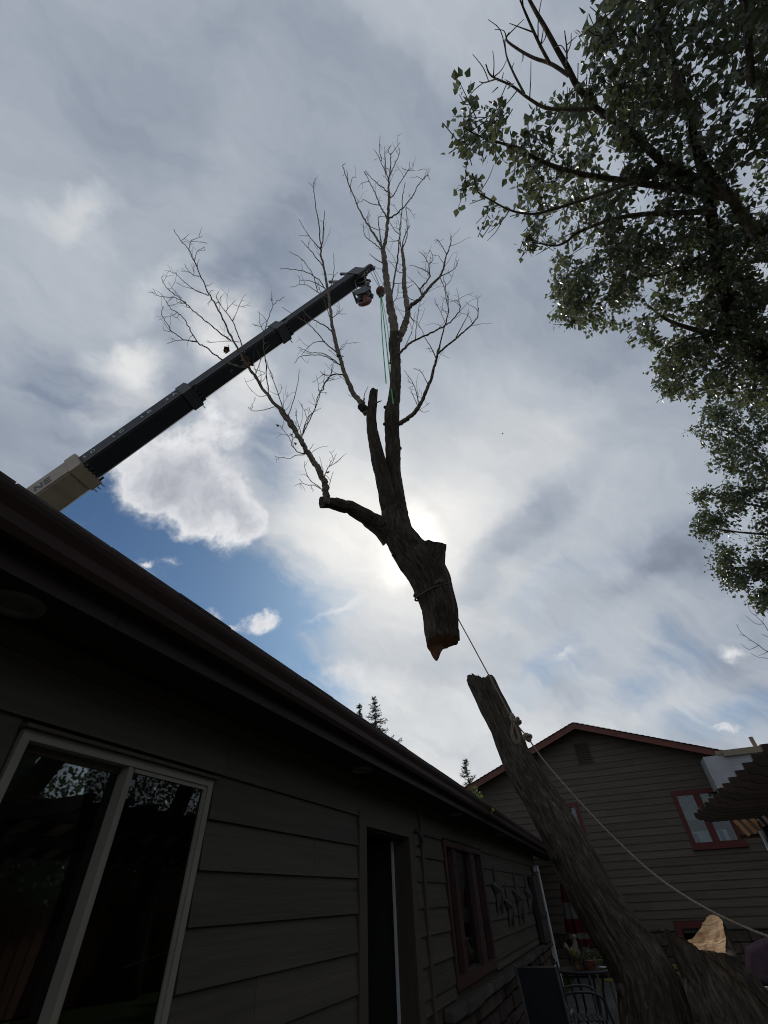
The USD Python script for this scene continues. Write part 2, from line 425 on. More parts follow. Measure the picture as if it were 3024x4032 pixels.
M['cream'] = mat('cream_ceramic', (0.15, 0.13, 0.095), 0.5, 0.3, 0.4, (12, 12, 12))
M['terracotta'] = mat('brown_ceramic', (0.12, 0.05, 0.025), 0.5, 0.4, 0.5, (12, 12, 12))
M['concrete'] = mat('patio_concrete', (0.10, 0.097, 0.092), 0.9, 0.15, 0.7, (2, 2, 2), 0.003, 60)
M['grass'] = mat('lawn', (0.045, 0.075, 0.022), 0.95, 0.1, 1.0, (3, 3, 3), 0.03, 60)
M['fence'] = mat('fence_board', (0.085, 0.042, 0.028), 0.85, 0.15, 0.7, (14, 14, 2), 0.002, 60, piece=0.15)
M['needle'] = mat('spruce_needle', (0.030, 0.045, 0.026), 0.8, 0.2, 0.8, (4, 4, 4))
M['sprucebark'] = mat('spruce_bark', (0.09, 0.065, 0.05), 0.9, 0.1)
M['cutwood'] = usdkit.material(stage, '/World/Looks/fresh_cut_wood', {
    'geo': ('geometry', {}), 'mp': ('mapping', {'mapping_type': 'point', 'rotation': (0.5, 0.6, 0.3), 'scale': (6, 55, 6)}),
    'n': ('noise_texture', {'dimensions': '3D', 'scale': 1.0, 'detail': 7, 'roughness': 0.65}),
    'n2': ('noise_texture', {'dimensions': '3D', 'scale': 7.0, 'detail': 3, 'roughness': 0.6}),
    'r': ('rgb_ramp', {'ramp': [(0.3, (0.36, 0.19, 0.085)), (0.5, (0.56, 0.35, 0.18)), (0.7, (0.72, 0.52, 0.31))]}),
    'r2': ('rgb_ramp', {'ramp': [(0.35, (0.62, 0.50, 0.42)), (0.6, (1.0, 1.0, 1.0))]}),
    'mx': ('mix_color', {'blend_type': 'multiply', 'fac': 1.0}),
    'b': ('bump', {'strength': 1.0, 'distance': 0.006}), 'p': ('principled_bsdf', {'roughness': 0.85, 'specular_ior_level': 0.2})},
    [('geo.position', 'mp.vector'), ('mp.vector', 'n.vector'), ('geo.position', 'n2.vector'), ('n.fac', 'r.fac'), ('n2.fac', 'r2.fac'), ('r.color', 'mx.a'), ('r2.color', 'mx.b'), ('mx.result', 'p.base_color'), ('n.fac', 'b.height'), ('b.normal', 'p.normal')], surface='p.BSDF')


def bark(name, deep, mid, high, scale):
    return usdkit.material(stage, '/World/Looks/' + name, {
        'geo': ('geometry', {}), 'at': ('attribute', {'attribute': 'rest'}), 'mp': ('mapping', {'mapping_type': 'point', 'scale': scale}),
        'n': ('noise_texture', {'dimensions': '3D', 'scale': 1.0, 'detail': 8, 'roughness': 0.68, 'distortion': 0.9}),
        'n2': ('noise_texture', {'dimensions': '3D', 'scale': 2.2, 'detail': 4, 'roughness': 0.6}),
        'r': ('rgb_ramp', {'ramp': [(0.32, deep), (0.5, mid), (0.68, high)]}),
        'r2': ('rgb_ramp', {'ramp': [(0.3, (0.62, 0.60, 0.60)), (0.7, (1.25, 1.22, 1.15))]}),
        'mx': ('mix_color', {'blend_type': 'multiply', 'fac': 1.0, 'use_clamp': False}),
        'b': ('bump', {'strength': 1.0, 'distance': 0.02}), 'p': ('principled_bsdf', {'roughness': 0.92, 'specular_ior_level': 0.15})},
        [('at.vector', 'mp.vector'), ('mp.vector', 'n.vector'), ('geo.position', 'n2.vector'), ('n.fac', 'r.fac'), ('n2.fac', 'r2.fac'), ('r.color', 'mx.a'), ('r2.color', 'mx.b'), ('mx.result', 'p.base_color'), ('n.fac', 'b.height'), ('b.normal', 'p.normal')], surface='p.BSDF')


M['bark'] = bark('rough_bark', (0.010, 0.008, 0.006), (0.044, 0.035, 0.026), (0.105, 0.086, 0.066), (30, 30, 5.0))
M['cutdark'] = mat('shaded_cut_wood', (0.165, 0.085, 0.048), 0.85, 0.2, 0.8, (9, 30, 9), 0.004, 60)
M['branchbark'] = bark('branch_bark', (0.05, 0.042, 0.034), (0.14, 0.118, 0.095), (0.24, 0.21, 0.17), (34, 34, 20))
BARKED = ('bark', 'branchbark')
M['twigbark'] = mat('twig_bark', (0.085, 0.068, 0.052), 0.85, 0.2, 0.6, (20, 20, 20))


def leaf_material(name, color, back):
    return usdkit.material(stage, '/World/Looks/' + name, {
        'geo': ('geometry', {}), 'hv': ('hsv', {'color': color}), 'm1': ('map_range', {'from_min': 0, 'from_max': 1, 'to_min': 0.6, 'to_max': 1.5}),
        'm2': ('map_range', {'from_min': 0, 'from_max': 1, 'to_min': 0.478, 'to_max': 0.512}), 'wn': ('white_noise_texture', {'dimensions': '1D'}),
        'p': ('principled_bsdf', {'roughness': 0.30, 'specular_ior_level': 0.6}), 't': ('translucent_bsdf', {'color': back}), 'mx': ('mix_closure', {'fac': 0.30})},
        [('geo.random_per_island', 'm1.value'), ('geo.random_per_island', 'wn.w'), ('wn.value', 'm2.value'), ('m1.result', 'hv.value'), ('m2.result', 'hv.hue'), ('hv.color', 'p.base_color'), ('p.BSDF', 'mx.closure1'), ('t.BSDF', 'mx.closure2')], surface='mx.closure')


M['leaf'] = leaf_material('poplar_leaf', (0.100, 0.112, 0.078), (0.17, 0.20, 0.085))
M['leaf2'] = leaf_material('far_poplar_leaf', (0.075, 0.090, 0.055), (0.13, 0.165, 0.06))
M['deadleaf'] = mat('dry_leaf', (0.10, 0.055, 0.03), 0.8, 0.2)
M['glass'] = usdkit.material(stage, '/World/Looks/window_glass', {
    'f': ('fresnel', {'IOR': 1.6}), 'g': ('glossy_bsdf', {'color': (0.9, 0.93, 0.95), 'roughness': 0.012}), 't': ('transparent_bsdf', {'color': (0.80, 0.84, 0.82)}), 'm': ('mix_closure', {})},
    [('f.fac', 'm.fac'), ('t.BSDF', 'm.closure1'), ('g.BSDF', 'm.closure2')], surface='m.closure')

# ------------------------------------------------------------------ the ground
obj('lawn', box(-70, 70, -40, 110, -0.3, -0.004), M['grass'], kind='structure')
obj('patio', box(-1.62, 3.4, -4, 16.9, -0.1, 0.0), M['concrete'], kind='structure')

# ------------------------------------------------------------------ the near house on the left
WX, SOF, WEND = -1.6, 2.33, 13.1                  # its wall's face, the soffit's height, the far corner
house = thing('near_house', 'low dark brown house along the left with open doorway, tan window and deep eaves', 'house')
LEDGE = 0.935


def plank_wall(parent, mat_, along, face, lo, hi, z_lines, holes, seg, out, name='siding_plank', clip=None):
    """Lap siding: each board a mesh. along/face/out say which way the wall runs: 'y' on x = face (looking +x) or 'x' on y = face (looking -y)."""
    for k in range(len(z_lines) - 1):
        z0, z1 = z_lines[k], z_lines[k + 1]
        a0, a1 = (lo, hi) if clip is None else clip(z0)
        if a1 - a0 < 0.15:
            continue
        spans, extra = [(a0, a1)], []
        for h0, h1, hz0, hz1 in holes:
            if hz1 > z0 + 0.004 and hz0 < z1 - 0.004:
                new = []
                for s0, s1 in spans:
                    if h1 <= s0 or h0 >= s1:
                        new.append((s0, s1)); continue
                    if s0 < h0: new.append((s0, h0))
                    if h1 < s1: new.append((h1, s1))
                    if hz1 < z1 - 0.02: extra.append((max(s0, h0), min(s1, h1), hz1, z1))
                    if hz0 > z0 + 0.02: extra.append((max(s0, h0), min(s1, h1), z0, hz0))
                spans = new
        for s in spans + extra:
            s0, s1 = s[0], s[1]
            b0, b1 = (s[2], s[3]) if len(s) == 4 else (z0, z1)
            off = (k * 1.37) % seg
            edges = [s0] + [e for e in np.arange(lo + off, hi, seg) if s0 + 0.35 < e < s1 - 0.35] + [s1]
            for e0, e1 in zip(edges[:-1], edges[1:]):
                g = 0.0012
                pb, pt = 0.021 - 0.015 * (b0 - z0) / (z1 - z0), 0.021 - 0.015 * (b1 - z0) / (z1 - z0)
                jx = RNG.uniform(-0.001, 0.001)
                pts = []
                for o in (0, 1):
                    for side, e in ((0, e0 + g), (1, e1 - g)):
                        for z, pr in ((b0 + jx, pb), (b1 + jx - 0.001, pt)):
                            d = pr if o else 0.0
                            q = e
                            if clip is not None:
                                ca, cb = clip(z)
                                q = max(ca, min(cb, e))
                            pts.append((face + out * d, q, z) if along == 'y' else (q, face + out * d, z))
                v, f = hexa(pts)
                if along == 'y':
                    flip = out < 0
                else:
                    v = v.reshape(2, 2, 2, 3).transpose(1, 0, 2, 3).reshape(8, 3)      # corners in box()'s order
                    flip = out < 0
                    if flip:
                        v = v.reshape(2, 2, 2, 3)[:, ::-1].reshape(8, 3)
                        flip = False
                if flip:
                    f = f[:, ::-1]
                obj(name, (v, f), mat_, parent)


near_holes = [(0.93, 1.872, 0.93, 2.066), (3.464, 4.66, -0.1, 2.116), (4.845, 4.925, 0.0, SOF), (5.60, 7.47, 0.93, 2.105), (WEND - 0.13, WEND, 0, SOF)]
pitch = 0.1744
lines = [LEDGE + 0.02] + [2.083 - pitch * k for k in range(6, -1, -1)] + [2.083 + pitch, SOF + 0.02]
lines = [z for z in lines if z < SOF + 0.03]
obj('wall_sheathing', [box(WX - 0.16, WX - 0.001, a, b, c, d) for a, b, c, d in (
    (-4, 0.95, 0, SOF), (0.95, 1.855, 0, 0.95), (0.95, 1.855, 2.05, SOF), (1.855, 3.59, 0, SOF), (3.59, 4.525, 2.03, SOF), (4.525, 5.66, 0, SOF), (5.66, 7.40, 0, 0.99), (5.66, 7.40, 2.06, SOF), (7.40, WEND, 0, SOF))], M['trim'], house)
obj('end_wall', [box(-9.5, WX - 0.161, WEND - 0.16, WEND, 0, SOF), box(-9.5, -9.34, -4, WEND - 0.16, 0, SOF), box(-9.34, WX - 0.161, -4, -3.84, 0, SOF), box(-3.4, -3.25, WEND + 0.001, 16.95, 0, SOF)], M['siding'], house)
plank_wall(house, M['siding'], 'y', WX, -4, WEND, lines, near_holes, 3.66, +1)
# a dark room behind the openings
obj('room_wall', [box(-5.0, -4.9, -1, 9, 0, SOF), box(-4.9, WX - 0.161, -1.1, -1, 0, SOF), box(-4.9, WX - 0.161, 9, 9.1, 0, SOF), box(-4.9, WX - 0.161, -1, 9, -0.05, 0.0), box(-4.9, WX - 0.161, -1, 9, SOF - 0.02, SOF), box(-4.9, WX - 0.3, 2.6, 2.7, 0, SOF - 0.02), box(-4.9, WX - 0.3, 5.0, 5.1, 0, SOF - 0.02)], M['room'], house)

# the tan sliding window
y0, y1, z0, z1 = 0.944, 1.858, 0.95, 2.053
wf = obj('window', [box(WX - 0.05, WX + 0.020, y0, y0 + 0.027, z0, z1), box(WX - 0.05, WX + 0.020, y1 - 0.030, y1, z0, z1), box(WX - 0.05, WX + 0.020, y0 + 0.027, y1 - 0.030, z1 - 0.028, z1), box(WX - 0.05, WX + 0.020, y0 + 0.027, y1 - 0.030, z0, z0 + 0.04)], M['vinyl'], house, label='tan framed sliding window nearest the viewer')
obj('mullion', [box(WX - 0.046, WX + 0.016, 1.378, 1.398, z0 + 0.04, z1 - 0.028), box(WX - 0.046, WX + 0.010, 1.3985, 1.409, z0 + 0.04, z1 - 0.029)], M['vinyl'], wf)
obj('sash', [box(WX - 0.046, WX + 0.014, 1.812, 1.8275, z0 + 0.04, z1 - 0.029), box(WX - 0.046, WX + 0.014, 1.4095, 1.8115, z1 - 0.043, z1 - 0.0285)], M['vinyl'], wf)
obj('sash', [box(WX - 0.048, WX - 0.022, y0 + 0.0275, 1.3775, z1 - 0.050, z1 - 0.0285), box(WX - 0.048, WX - 0.022, y0 + 0.0275, y0 + 0.042, z0 + 0.04, z1 - 0.0505)], M['trim'], wf)
obj('pane', box(WX - 0.034, WX - 0.030, y0 + 0.03, 1.377, z0 + 0.03, z1 - 0.04), M['glass'], wf)
obj('pane', box(WX + 0.000, WX + 0.004, 1.409, 1.8115, z0 + 0.03, z1 - 0.044), M['glass'], wf)
obj('window_drip', box(WX + 0.001, WX + 0.040, y0 - 0.012, y1 + 0.012, z1 + 0.001, z1 + 0.012), M['trim'], house)

# doorway
obj('door_trim', box(WX + 0.001, WX + 0.026, 3.464, 3.592, 0.02, 2.116), M['trim'], house)
obj('door_trim', box(WX + 0.001, WX + 0.026, 4.528, 4.66, 0.02, 2.116), M['trim'], house)
obj('door_trim', box(WX + 0.001, WX + 0.025, 3.593, 4.527, 2.029, 2.116), M['trim'], house)
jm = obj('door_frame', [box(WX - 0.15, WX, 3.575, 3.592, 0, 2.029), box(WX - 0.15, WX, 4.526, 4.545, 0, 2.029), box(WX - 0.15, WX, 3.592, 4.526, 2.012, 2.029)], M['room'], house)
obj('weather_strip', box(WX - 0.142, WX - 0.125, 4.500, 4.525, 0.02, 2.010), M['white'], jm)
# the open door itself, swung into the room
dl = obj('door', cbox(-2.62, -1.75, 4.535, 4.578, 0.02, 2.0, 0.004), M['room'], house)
obj('handle', [ball((-2.52, 4.50, 1.0), 0.03), tube([(-2.52, 4.5, 1.0), (-2.52, 4.54, 1.0)], 0.011, 8)], M['steel'], dl)
obj('batten', box(WX + 0.001, WX + 0.034, 4.848, 4.922, 0.02, SOF - 0.001), M['trim'], house)
obj('corner_trim', box(WX + 0.001, WX + 0.03, WEND - 0.128, WEND, 0.02, SOF - 0.001), M['trim'], house)

# the dark red three-light window
y0, y1, z0, z1 = 5.62, 7.45, 0.985, 2.092
wf = obj('window', [box(WX - 0.08, WX + 0.03, y0, y0 + 0.075, z0, z1), box(WX - 0.08, WX + 0.03, y1 - 0.10, y1, z0, z1), box(WX - 0.08, WX + 0.03, y0 + 0.075, y1 - 0.10, z1 - 0.055, z1), box(WX - 0.08, WX + 0.03, y0 + 0.075, y1 - 0.10, z0, z0 + 0.085)], M['redframe'], house, label='dark red framed window of three lights')
for a, b in ((6.0, 6.145), (6.84, 7.06)):
    obj('mullion', [box(WX - 0.078, WX + 0.012, a, (a + b) / 2 - 0.006, z0 + 0.085, z1 - 0.055), box(WX - 0.078, WX + 0.012, (a + b) / 2 + 0.006, b, z0 + 0.085, z1 - 0.055), box(WX - 0.07, WX - 0.01, (a + b) / 2 - 0.006, (a + b) / 2 + 0.006, z0 + 0.085, z1 - 0.055)], M['redframe'], wf)
for a, b in ((5.69, 6.01), (6.14, 6.85), (7.05, 7.36)):
    obj('pane', box(WX - 0.045, WX - 0.041, a, b, z0 + 0.08, z1 - 0.05), M['glass'], wf)

# stone base: a cap course over coursed stones
y = -4.0
while y < WEND:
    w = RNG.uniform(0.42, 0.62)
    e = min(y + w, WEND)
    obj('cap_stone', cbox(WX + 0.001, WX + 0.115 + RNG.uniform(-0.012, 0.014), y + 0.004, e - 0.004, LEDGE - 0.085 + RNG.uniform(-0.006, 0.006), LEDGE + RNG.uniform(-0.004, 0.006), 0.018), M['cap'], house) if not (e > 3.47 and y < 4.66) else None
    y = e
obj('mortar', [box(WX + 0.001, WX + 0.03, a, b, 0.005, LEDGE - 0.09) for a, b in ((-4, 3.46), (4.67, WEND))], M['mortar'], house)
z = 0.01
while z < LEDGE - 0.13:
    h = RNG.choice([0.10, 0.14, 0.18, 0.12])
    if z + h > LEDGE - 0.12: h = LEDGE - 0.092 - z
    y = 4.68
    while y < WEND - 0.02:
        e = min(y + RNG.uniform(0.16, 0.46), WEND)
        obj('stone', cbox(WX + 0.02, WX + 0.055 + RNG.uniform(0, 0.03), y + 0.006, e - 0.006, z + 0.006, z + h - 0.006, 0.014), M['stone'], house)
        y = e
    z += h

# eaves: soffit boards, fascia, gutter, roof with its shingles
GX0, GX1, GZ0, GZ1, GEND = -1.30, -1.20, 2.374, 2.478, 16.5
y = -4.0
while y < GEND - 0.1:
    e = min(y + 2.44, GEND - 0.02)
    obj('soffit_board', box(WX - 0.05, GX0 - 0.022, y + 0.002, e - 0.002, SOF, SOF + 0.012), M['soffit'], house)
    y = e
y = -4.0
while y < GEND - 0.1:
    e = min(y + 4.9, GEND)
    obj('fascia_board', box(GX0 - 0.021, GX0 - 0.001, y + 0.001, e - 0.001, 2.312, 2.50), M['fascia'], house)
    y = e


def gutter(y0, y1):
    """An ogee gutter's section swept along y."""
    sec = [(GX0, GZ1), (GX0, GZ0), (GX0 + 0.058, GZ0), (GX0 + 0.074, GZ0 + 0.020), (GX0 + 0.076, GZ0 + 0.052), (GX1 - 0.006, GZ0 + 0.078), (GX1 - 0.001, GZ0 + 0.092), (GX1, GZ1), (GX1 - 0.012, GZ1), (GX1 - 0.012, GZ1 - 0.008), (GX1 - 0.006, GZ1 - 0.009),
           (GX1 - 0.008, GZ0 + 0.09), (GX0 + 0.070, GZ0 + 0.055), (GX0 + 0.068, GZ0 + 0.022), (GX0 + 0.056, GZ0 + 0.004), (GX0 + 0.003, GZ0 + 0.004), (GX0 + 0.003, GZ1)]
    from shapely.geometry import Polygon
    m = trimesh.creation.extrude_polygon(Polygon(sec), y1 - y0, engine='earcut')
    v = np.array(m.vertices)
    return np.column_stack([v[:, 0], v[:, 2] + y0, v[:, 1]])[:, [0, 1, 2]], np.array(m.faces)[:, ::-1]


gt = obj('gutter', gutter(-4, GEND), M['gutter'], house, label='reddish brown rain gutter along the eave')
for yy in (1.9, 5.2, 8.6, 11.9):
    m = gutter(yy - 0.03, yy + 0.03)
    obj('gutter_joint', (m[0] * [1, 1, 1] + [0.0015, 0, -0.0015], m[1]), M['gutter'], gt)
slope = math.tan(math.radians(18))
rz = lambda x: 2.50 + (GX0 - x) * slope
obj('roof', [hexa([(x, yy, rz(x) + o) for x in (-5.6, GX0 - 0.02) for yy in (-4.2, GEND + 0.1) for o in (0, 0.03)]), hexa([(x, yy, 2.50 + (x + 9.9) * slope + o) for x in (-9.9, -5.6) for yy in (-4.2, GEND + 0.1) for o in (0, 0.03)])], M['shingle'], house)
for row in range(2):
    y = -4.2 - 0.15 * row
    while y < GEND + 0.1:
        e = y + 0.33
        xa, xb = GX0 + 0.035 - 0.14 * row, GX0 - 0.32 - 0.14 * row
        o = 0.036 + 0.008 * row + RNG.uniform(0, 0.004)
        obj('shingle', hexa([(x, yy, rz(x) + oo) for x in (xb, xa) for yy in (y + 0.003, e - 0.003) for oo in (o, o + 0.009)]), M['shingle'], house)
        y = e
for yy in (0.678, 3.27, 5.86, 8.45):
    sl = obj('soffit_light', lathe([(0.001, 0), (0.05, -0.001), (0.056, -0.012), (0.078, -0.012), (0.082, -0.001), (0.082, 0.0)], (-1.47, yy, SOF), 28), M['lamp_trim'], house)
# downspout at the far corner
c = on_x(2117, 3430, WX + 0.12)
dy = c[1]
obj('downspout', [cbox(WX + 0.06, WX + 0.15, dy - 0.075, dy + 0.055, 0.25, 1.99, 0.012), hexa([(x, yy, z) for (x, yy, z) in [(WX + 0.06, dy - 0.19, 1.99), (WX + 0.06, dy - 0.19, 2.07), (WX + 0.06, dy + 0.055, 1.985), (WX + 0.06, dy + 0.055, 2.10), (WX + 0.15, dy - 0.19, 1.99), (WX + 0.15, dy - 0.19, 2.07), (WX + 0.15, dy + 0.055, 1.985), (WX + 0.15, dy + 0.055, 2.10)]])], M['white'], house, label='white downspout at the far corner')

# things on that wall
hk = rod([(WX + 0.03, 4.67, 2.10), (WX + 0.07, 4.685, 2.07), (WX + 0.085, 4.70, 2.03), (WX + 0.07, 4.725, 1.99), (WX + 0.03, 4.735, 1.975)], 0.012, 8)
obj('wall_hook', hk, M['black'], label='curved black hook on the trim right of the doorway', cat='hook')


def star(cy, cz, w, h, label, grp='metal stars on the wall'):
    """A pressed five-pointed star standing off the wall."""
    t = thing('metal_star', label, 'star', grp)
    pts = []
    for i in range(10):
        a = math.pi / 2 + i * math.pi / 5
        r = 1.0 if i % 2 == 0 else 0.40
        pts.append((WX + 0.03, cy + w * r * math.cos(a), cz + h * r * math.sin(a)))
    apex = (WX + 0.10, cy, cz)
    v = np.array(pts + [apex]); f = np.array([[i, (i + 1) % 10, 10] for i in range(10)])
    obj('star_body', (np.vstack([v, v - [0.004, 0, 0]]), np.vstack([f, f[:, ::-1] + 11])), M['barngrey'], t)
    obj('hanger', tube([(WX + 0.022, cy, cz + h * 0.2), (WX + 0.06, cy, cz + h * 0.2)], 0.006, 6), M['black'], t)


star(8.17, 1.67, 0.33, 0.30, 'dark pressed metal star closest to the red window')
star(8.88, 1.49, 0.30, 0.285, 'lowest and smallest dark metal star on the siding')
star(9.90, 1.57, 0.44, 0.385, 'largest dark metal star, hung highest of the row')
star(11.15, 1.60, 0.42, 0.33, 'dark metal star partly behind the weathered board')
bd = [cbox(WX + 0.035 + 0.01 * i, WX + 0.14, 11.5 + 0.30 * i, 11.79 + 0.30 * i, LEDGE + 0.012, 1.90 + 0.02 * ((i * 7) % 3), 0.008) for i in range(3)]
bt = thing('weathered_board', 'dark weathered plank panel standing on the stone ledge beside the white downspout', 'board')
for b in bd:
    obj('plank', b, M['weathered'], bt)
obj('cross_strip', box(WX + 0.1405, WX + 0.16, 11.55, 12.35, 1.30, 1.36), M['weathered'], bt)

# a leafy sprig fallen on the gutter
LEAFV = np.array([(0, 0, 0), (0.30, 0.42, 0.04), (0.55, 0.30, 0.02), (1.0, 0, -0.06), (0.55, -0.30, 0.02), (0.30, -0.42, 0.04), (0.5, 0, -0.05)])
LEAFF = np.array([[0, 6, 1], [1, 6, 2], [2, 6, 3], [3, 6, 4], [4, 6, 5], [5, 6, 0]])


def leaves(P, D, S, rng, droop=0.6):
    """Flat little leaves at points P, their tips towards D (made to hang), of lengths S."""
    n = len(P)
    D = D + np.array([0, 0, -droop]) + rng.normal(0, 0.45, (n, 3))
    D /= np.linalg.norm(D, axis=1, keepdims=True)
    A = np.cross(D, rng.normal(0, 1, (n, 3))); A /= np.linalg.norm(A, axis=1, keepdims=True)
    N = np.cross(D, A)
    wide = rng.uniform(0.8, 1.15, n)[:, None, None]
    curl = rng.uniform(-2.0, 2.5, n)[:, None, None]
    v = P[:, None] + S[:, None, None] * (LEAFV[None, :, 0:1] * D[:, None] + wide * LEAFV[None, :, 1:2] * A[:, None] + curl * LEAFV[None, :, 2:3] * N[:, None])
    f = LEAFF[None] + np.arange(n)[:, None, None] * 7
    return v.reshape(-1, 3), f.reshape(-1, 3)


g0 = np.array([GX1 - 0.02, 4.55, GZ1 + 0.01])
sp = thing('leafy_twig', 'fallen green leafy twig caught on the gutter before the gable', 'twig')
p0 = on_x(1872, 3092, GX1 - 0.03); p0[2] = GZ1 + 0.01
stem = np.array([p0 + [0, -0.28, 0.11], p0 + [0.0, -0.1, 0.03], p0, p0 + [0.01, 0.35, 0.01], p0 + [0.03, 0.62, -0.03]])
obj('twig', rod(stem, [0.003, 0.004, 0.005, 0.004, 0.003], 5), M['twigbark'], sp)
obj('twig', rod([p0 + [-0.01, -0.02, 0.01], p0 + [-0.03, -0.12, 0.05], p0 + [-0.02, -0.25, 0.06]], 0.003, 5), M['twigbark'], sp)
lp = np.array([p0 + [RNG.uniform(-0.05, 0.02), RNG.uniform(-0.08, 0.16), RNG.uniform(0.0, 0.10)] for _ in range(26)] + [p0 + [0.03, 0.6, -0.05]] * 3)
obj('leaf_cluster', leaves(lp, RNG.normal(0, 1, (len(lp), 3)), RNG.uniform(0.05, 0.08, len(lp)), RNG), leaf_material('fresh_leaf', (0.10, 0.14, 0.03), (0.18, 0.24, 0.05)), sp)

# ------------------------------------------------------------------ the gabled house behind
GY, PKX, PKZ = 17.0, 0.20, 5.72
gable = thing('gable_house', 'taller brown lap-sided house with red gable trim behind the leaning trunk', 'house')
tl, tr = 0.372, 0.348                                   # slopes of its two roof sides
GL, GR = -6.2, 6.6
roofz = lambda x: PKZ - (tl * (PKX - x) if x < PKX else tr * (x - PKX))
glines = [0.855] + [0.865 + 0.172 * k for k in range(1, 30)]


def gclip(z):
    z = min(z, PKZ)
    a = max(GL, PKX - (PKZ - z) / tl) if z < PKZ else PKX
    b = min(GR, PKX + (PKZ - z) / tr)
    return a, b


g_holes = [(2.252, 3.52, 2.385, 3.715), (-1.30, -0.38, 2.50, 3.683), (1.11, 2.20, -0.3, 0.985), (0.0, 0.46, 4.67, 5.28)]
prof = np.array([(GL, 0), (GR, 0), (GR, roofz(GR)), (PKX, PKZ), (GL, roofz(GL))])
from shapely.geometry import Polygon, box as sbox
wallp = Polygon(prof)
for a, b, c, d in [(2.30, 3.47, 2.45, 3.66), (-1.22, -0.46, 2.58, 3.60), (1.2, 2.1, -0.1, 0.90)]:
    wallp = wallp.difference(sbox(a, c, b, d))
wm = trimesh.creation.extrude_polygon(wallp, 0.15, engine='earcut')
v = np.array(wm.vertices)
obj('wall_sheathing', (np.column_stack([v[:, 0], v[:, 2] + GY + 0.001, v[:, 1]]), np.array(wm.faces)[:, ::-1]), M['trim'], gable)
obj('side_wall', [box(GL, GL + 0.15, GY + 0.152, GY + 9, 0, roofz(GL) - 0.05), box(GR - 0.15, GR, GY + 0.152, GY + 9, 0, roofz(GR) - 0.05), box(GL + 0.15, GR - 0.15, GY + 8.85, GY + 9, 0, 3.3)], M['gable_siding'], gable)
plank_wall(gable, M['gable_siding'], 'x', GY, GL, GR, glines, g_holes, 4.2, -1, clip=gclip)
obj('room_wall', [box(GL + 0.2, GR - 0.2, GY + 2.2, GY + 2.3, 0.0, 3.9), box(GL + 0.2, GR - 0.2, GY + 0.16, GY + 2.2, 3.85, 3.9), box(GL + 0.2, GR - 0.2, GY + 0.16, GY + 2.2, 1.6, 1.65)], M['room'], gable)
# roof, rake boards, shingle edge
OV = 0.42
for sgn, t in ((-1, tl), (1, tr)):
    far = GL - 0.5 if sgn < 0 else 4.02
    zf = roofz(far)
    a, b = (PKX, PKZ), (far, zf)
    obj('rake_board', hexa([(x, yy, z + o) for x, z in ((a, b) if sgn > 0 else (b, a)) for yy in (GY - OV, GY - OV + 0.04) for o in (-0.10, 0.075)]), M['rake'], gable)
    obj('soffit_board', hexa([(x, yy, z + o) for x, z in ((a, b) if sgn > 0 else (b, a)) for yy in (GY - OV + 0.041, GY + 0.0) for o in (-0.022, -0.002)]), M['soffit'], gable)
    far2 = GL - 0.5 if sgn < 0 else GR + 0.5
    c, d = (PKX, PKZ), (far2, roofz(far2))
    obj('roof', hexa([(x, yy, z + o) for x, z in ((c, d) if sgn > 0 else (d, c)) for yy in (GY - OV + 0.045, GY + 9.3) for o in (0.03, 0.07)]), M['shingle'], gable)
    L = abs(far - PKX)
    k = 0
    while k * 0.145 < L:
        x0, x1 = PKX + sgn * k * 0.145, PKX + sgn * min((k + 1) * 0.145 + 0.03, L + 0.1)
        o = 0.085
        obj('shingle', hexa([(x, yy, roofz(x) + q) for x, l in (((x0, 0.0), (x1, 0.016)) if sgn > 0 else ((x1, 0.016), (x0, 0.0))) for yy in (GY - OV - 0.025, GY - OV + 0.5) for q in (0.078 + l, 0.092 + l)]), M['shingle'], gable)
        k += 1
# louvred gable vent
vt = obj('gable_vent', [box(-0.005, 0.03, GY - 0.035, GY - 0.001, 4.68, 5.27), box(0.42, 0.455, GY - 0.035, GY - 0.001, 4.68, 5.27), box(0.03, 0.42, GY - 0.035, GY - 0.001, 4.68, 4.71), box(0.03, 0.42, GY - 0.035, GY - 0.001, 5.24, 5.27)], M['trim'], gable)
for k in range(8):
    z = 4.725 + k * 0.066
    obj('louvre', hexa([(x, yy, z + (0.055 if yy > GY - 0.02 else 0.0) + o) for x in (0.031, 0.419) for yy in (GY - 0.04, GY - 0.004) for o in (0, 0.008)]), M['trim'], vt)


def red_window(x0, x1, z0, z1, panes, th, label=None, sill=True):
    f = obj('window', [box(x0, x0 + th, GY - 0.035, GY + 0.05, z0, z1), box(x1 - th, x1, GY - 0.035, GY + 0.05, z0, z1), box(x0 + th, x1 - th, GY - 0.035, GY + 0.05, z1 - th, z1), box(x0 + th, x1 - th, GY - 0.035, GY + 0.05, z0, z0 + th)], M['gablered'], gable, label=label)
    for a, b in panes:
        obj('pane', box(a - 0.01, b + 0.01, GY + 0.012, GY + 0.016, z0 + th - 0.01, z1 - th + 0.01), M['glass'], f)
    for (a, b), (c, d) in zip(panes[:-1], panes[1:]):
        obj('mullion', box(b, c, GY - 0.03, GY + 0.045, z0 + th + 0.001, z1 - th - 0.001), M['gablered'], f)
    if sill:
        obj('sill', box(x0 - 0.03, x1 + 0.03, GY - 0.07, GY - 0.001, z0 - 0.045, z0 - 0.001), M['gablered'], f)
    return f


def blind(parent, x0, x1, z0, z1):
    obj('blind', [hexa([(x, GY + 0.075 + (0.02 if j else 0), z + (0.012 if j else 0) + o) for x in (x0, x1) for j in (0, 1) for o in (0, 0.002)]) for z in np.arange(z0, z1, 0.021)], M['blind'], parent)


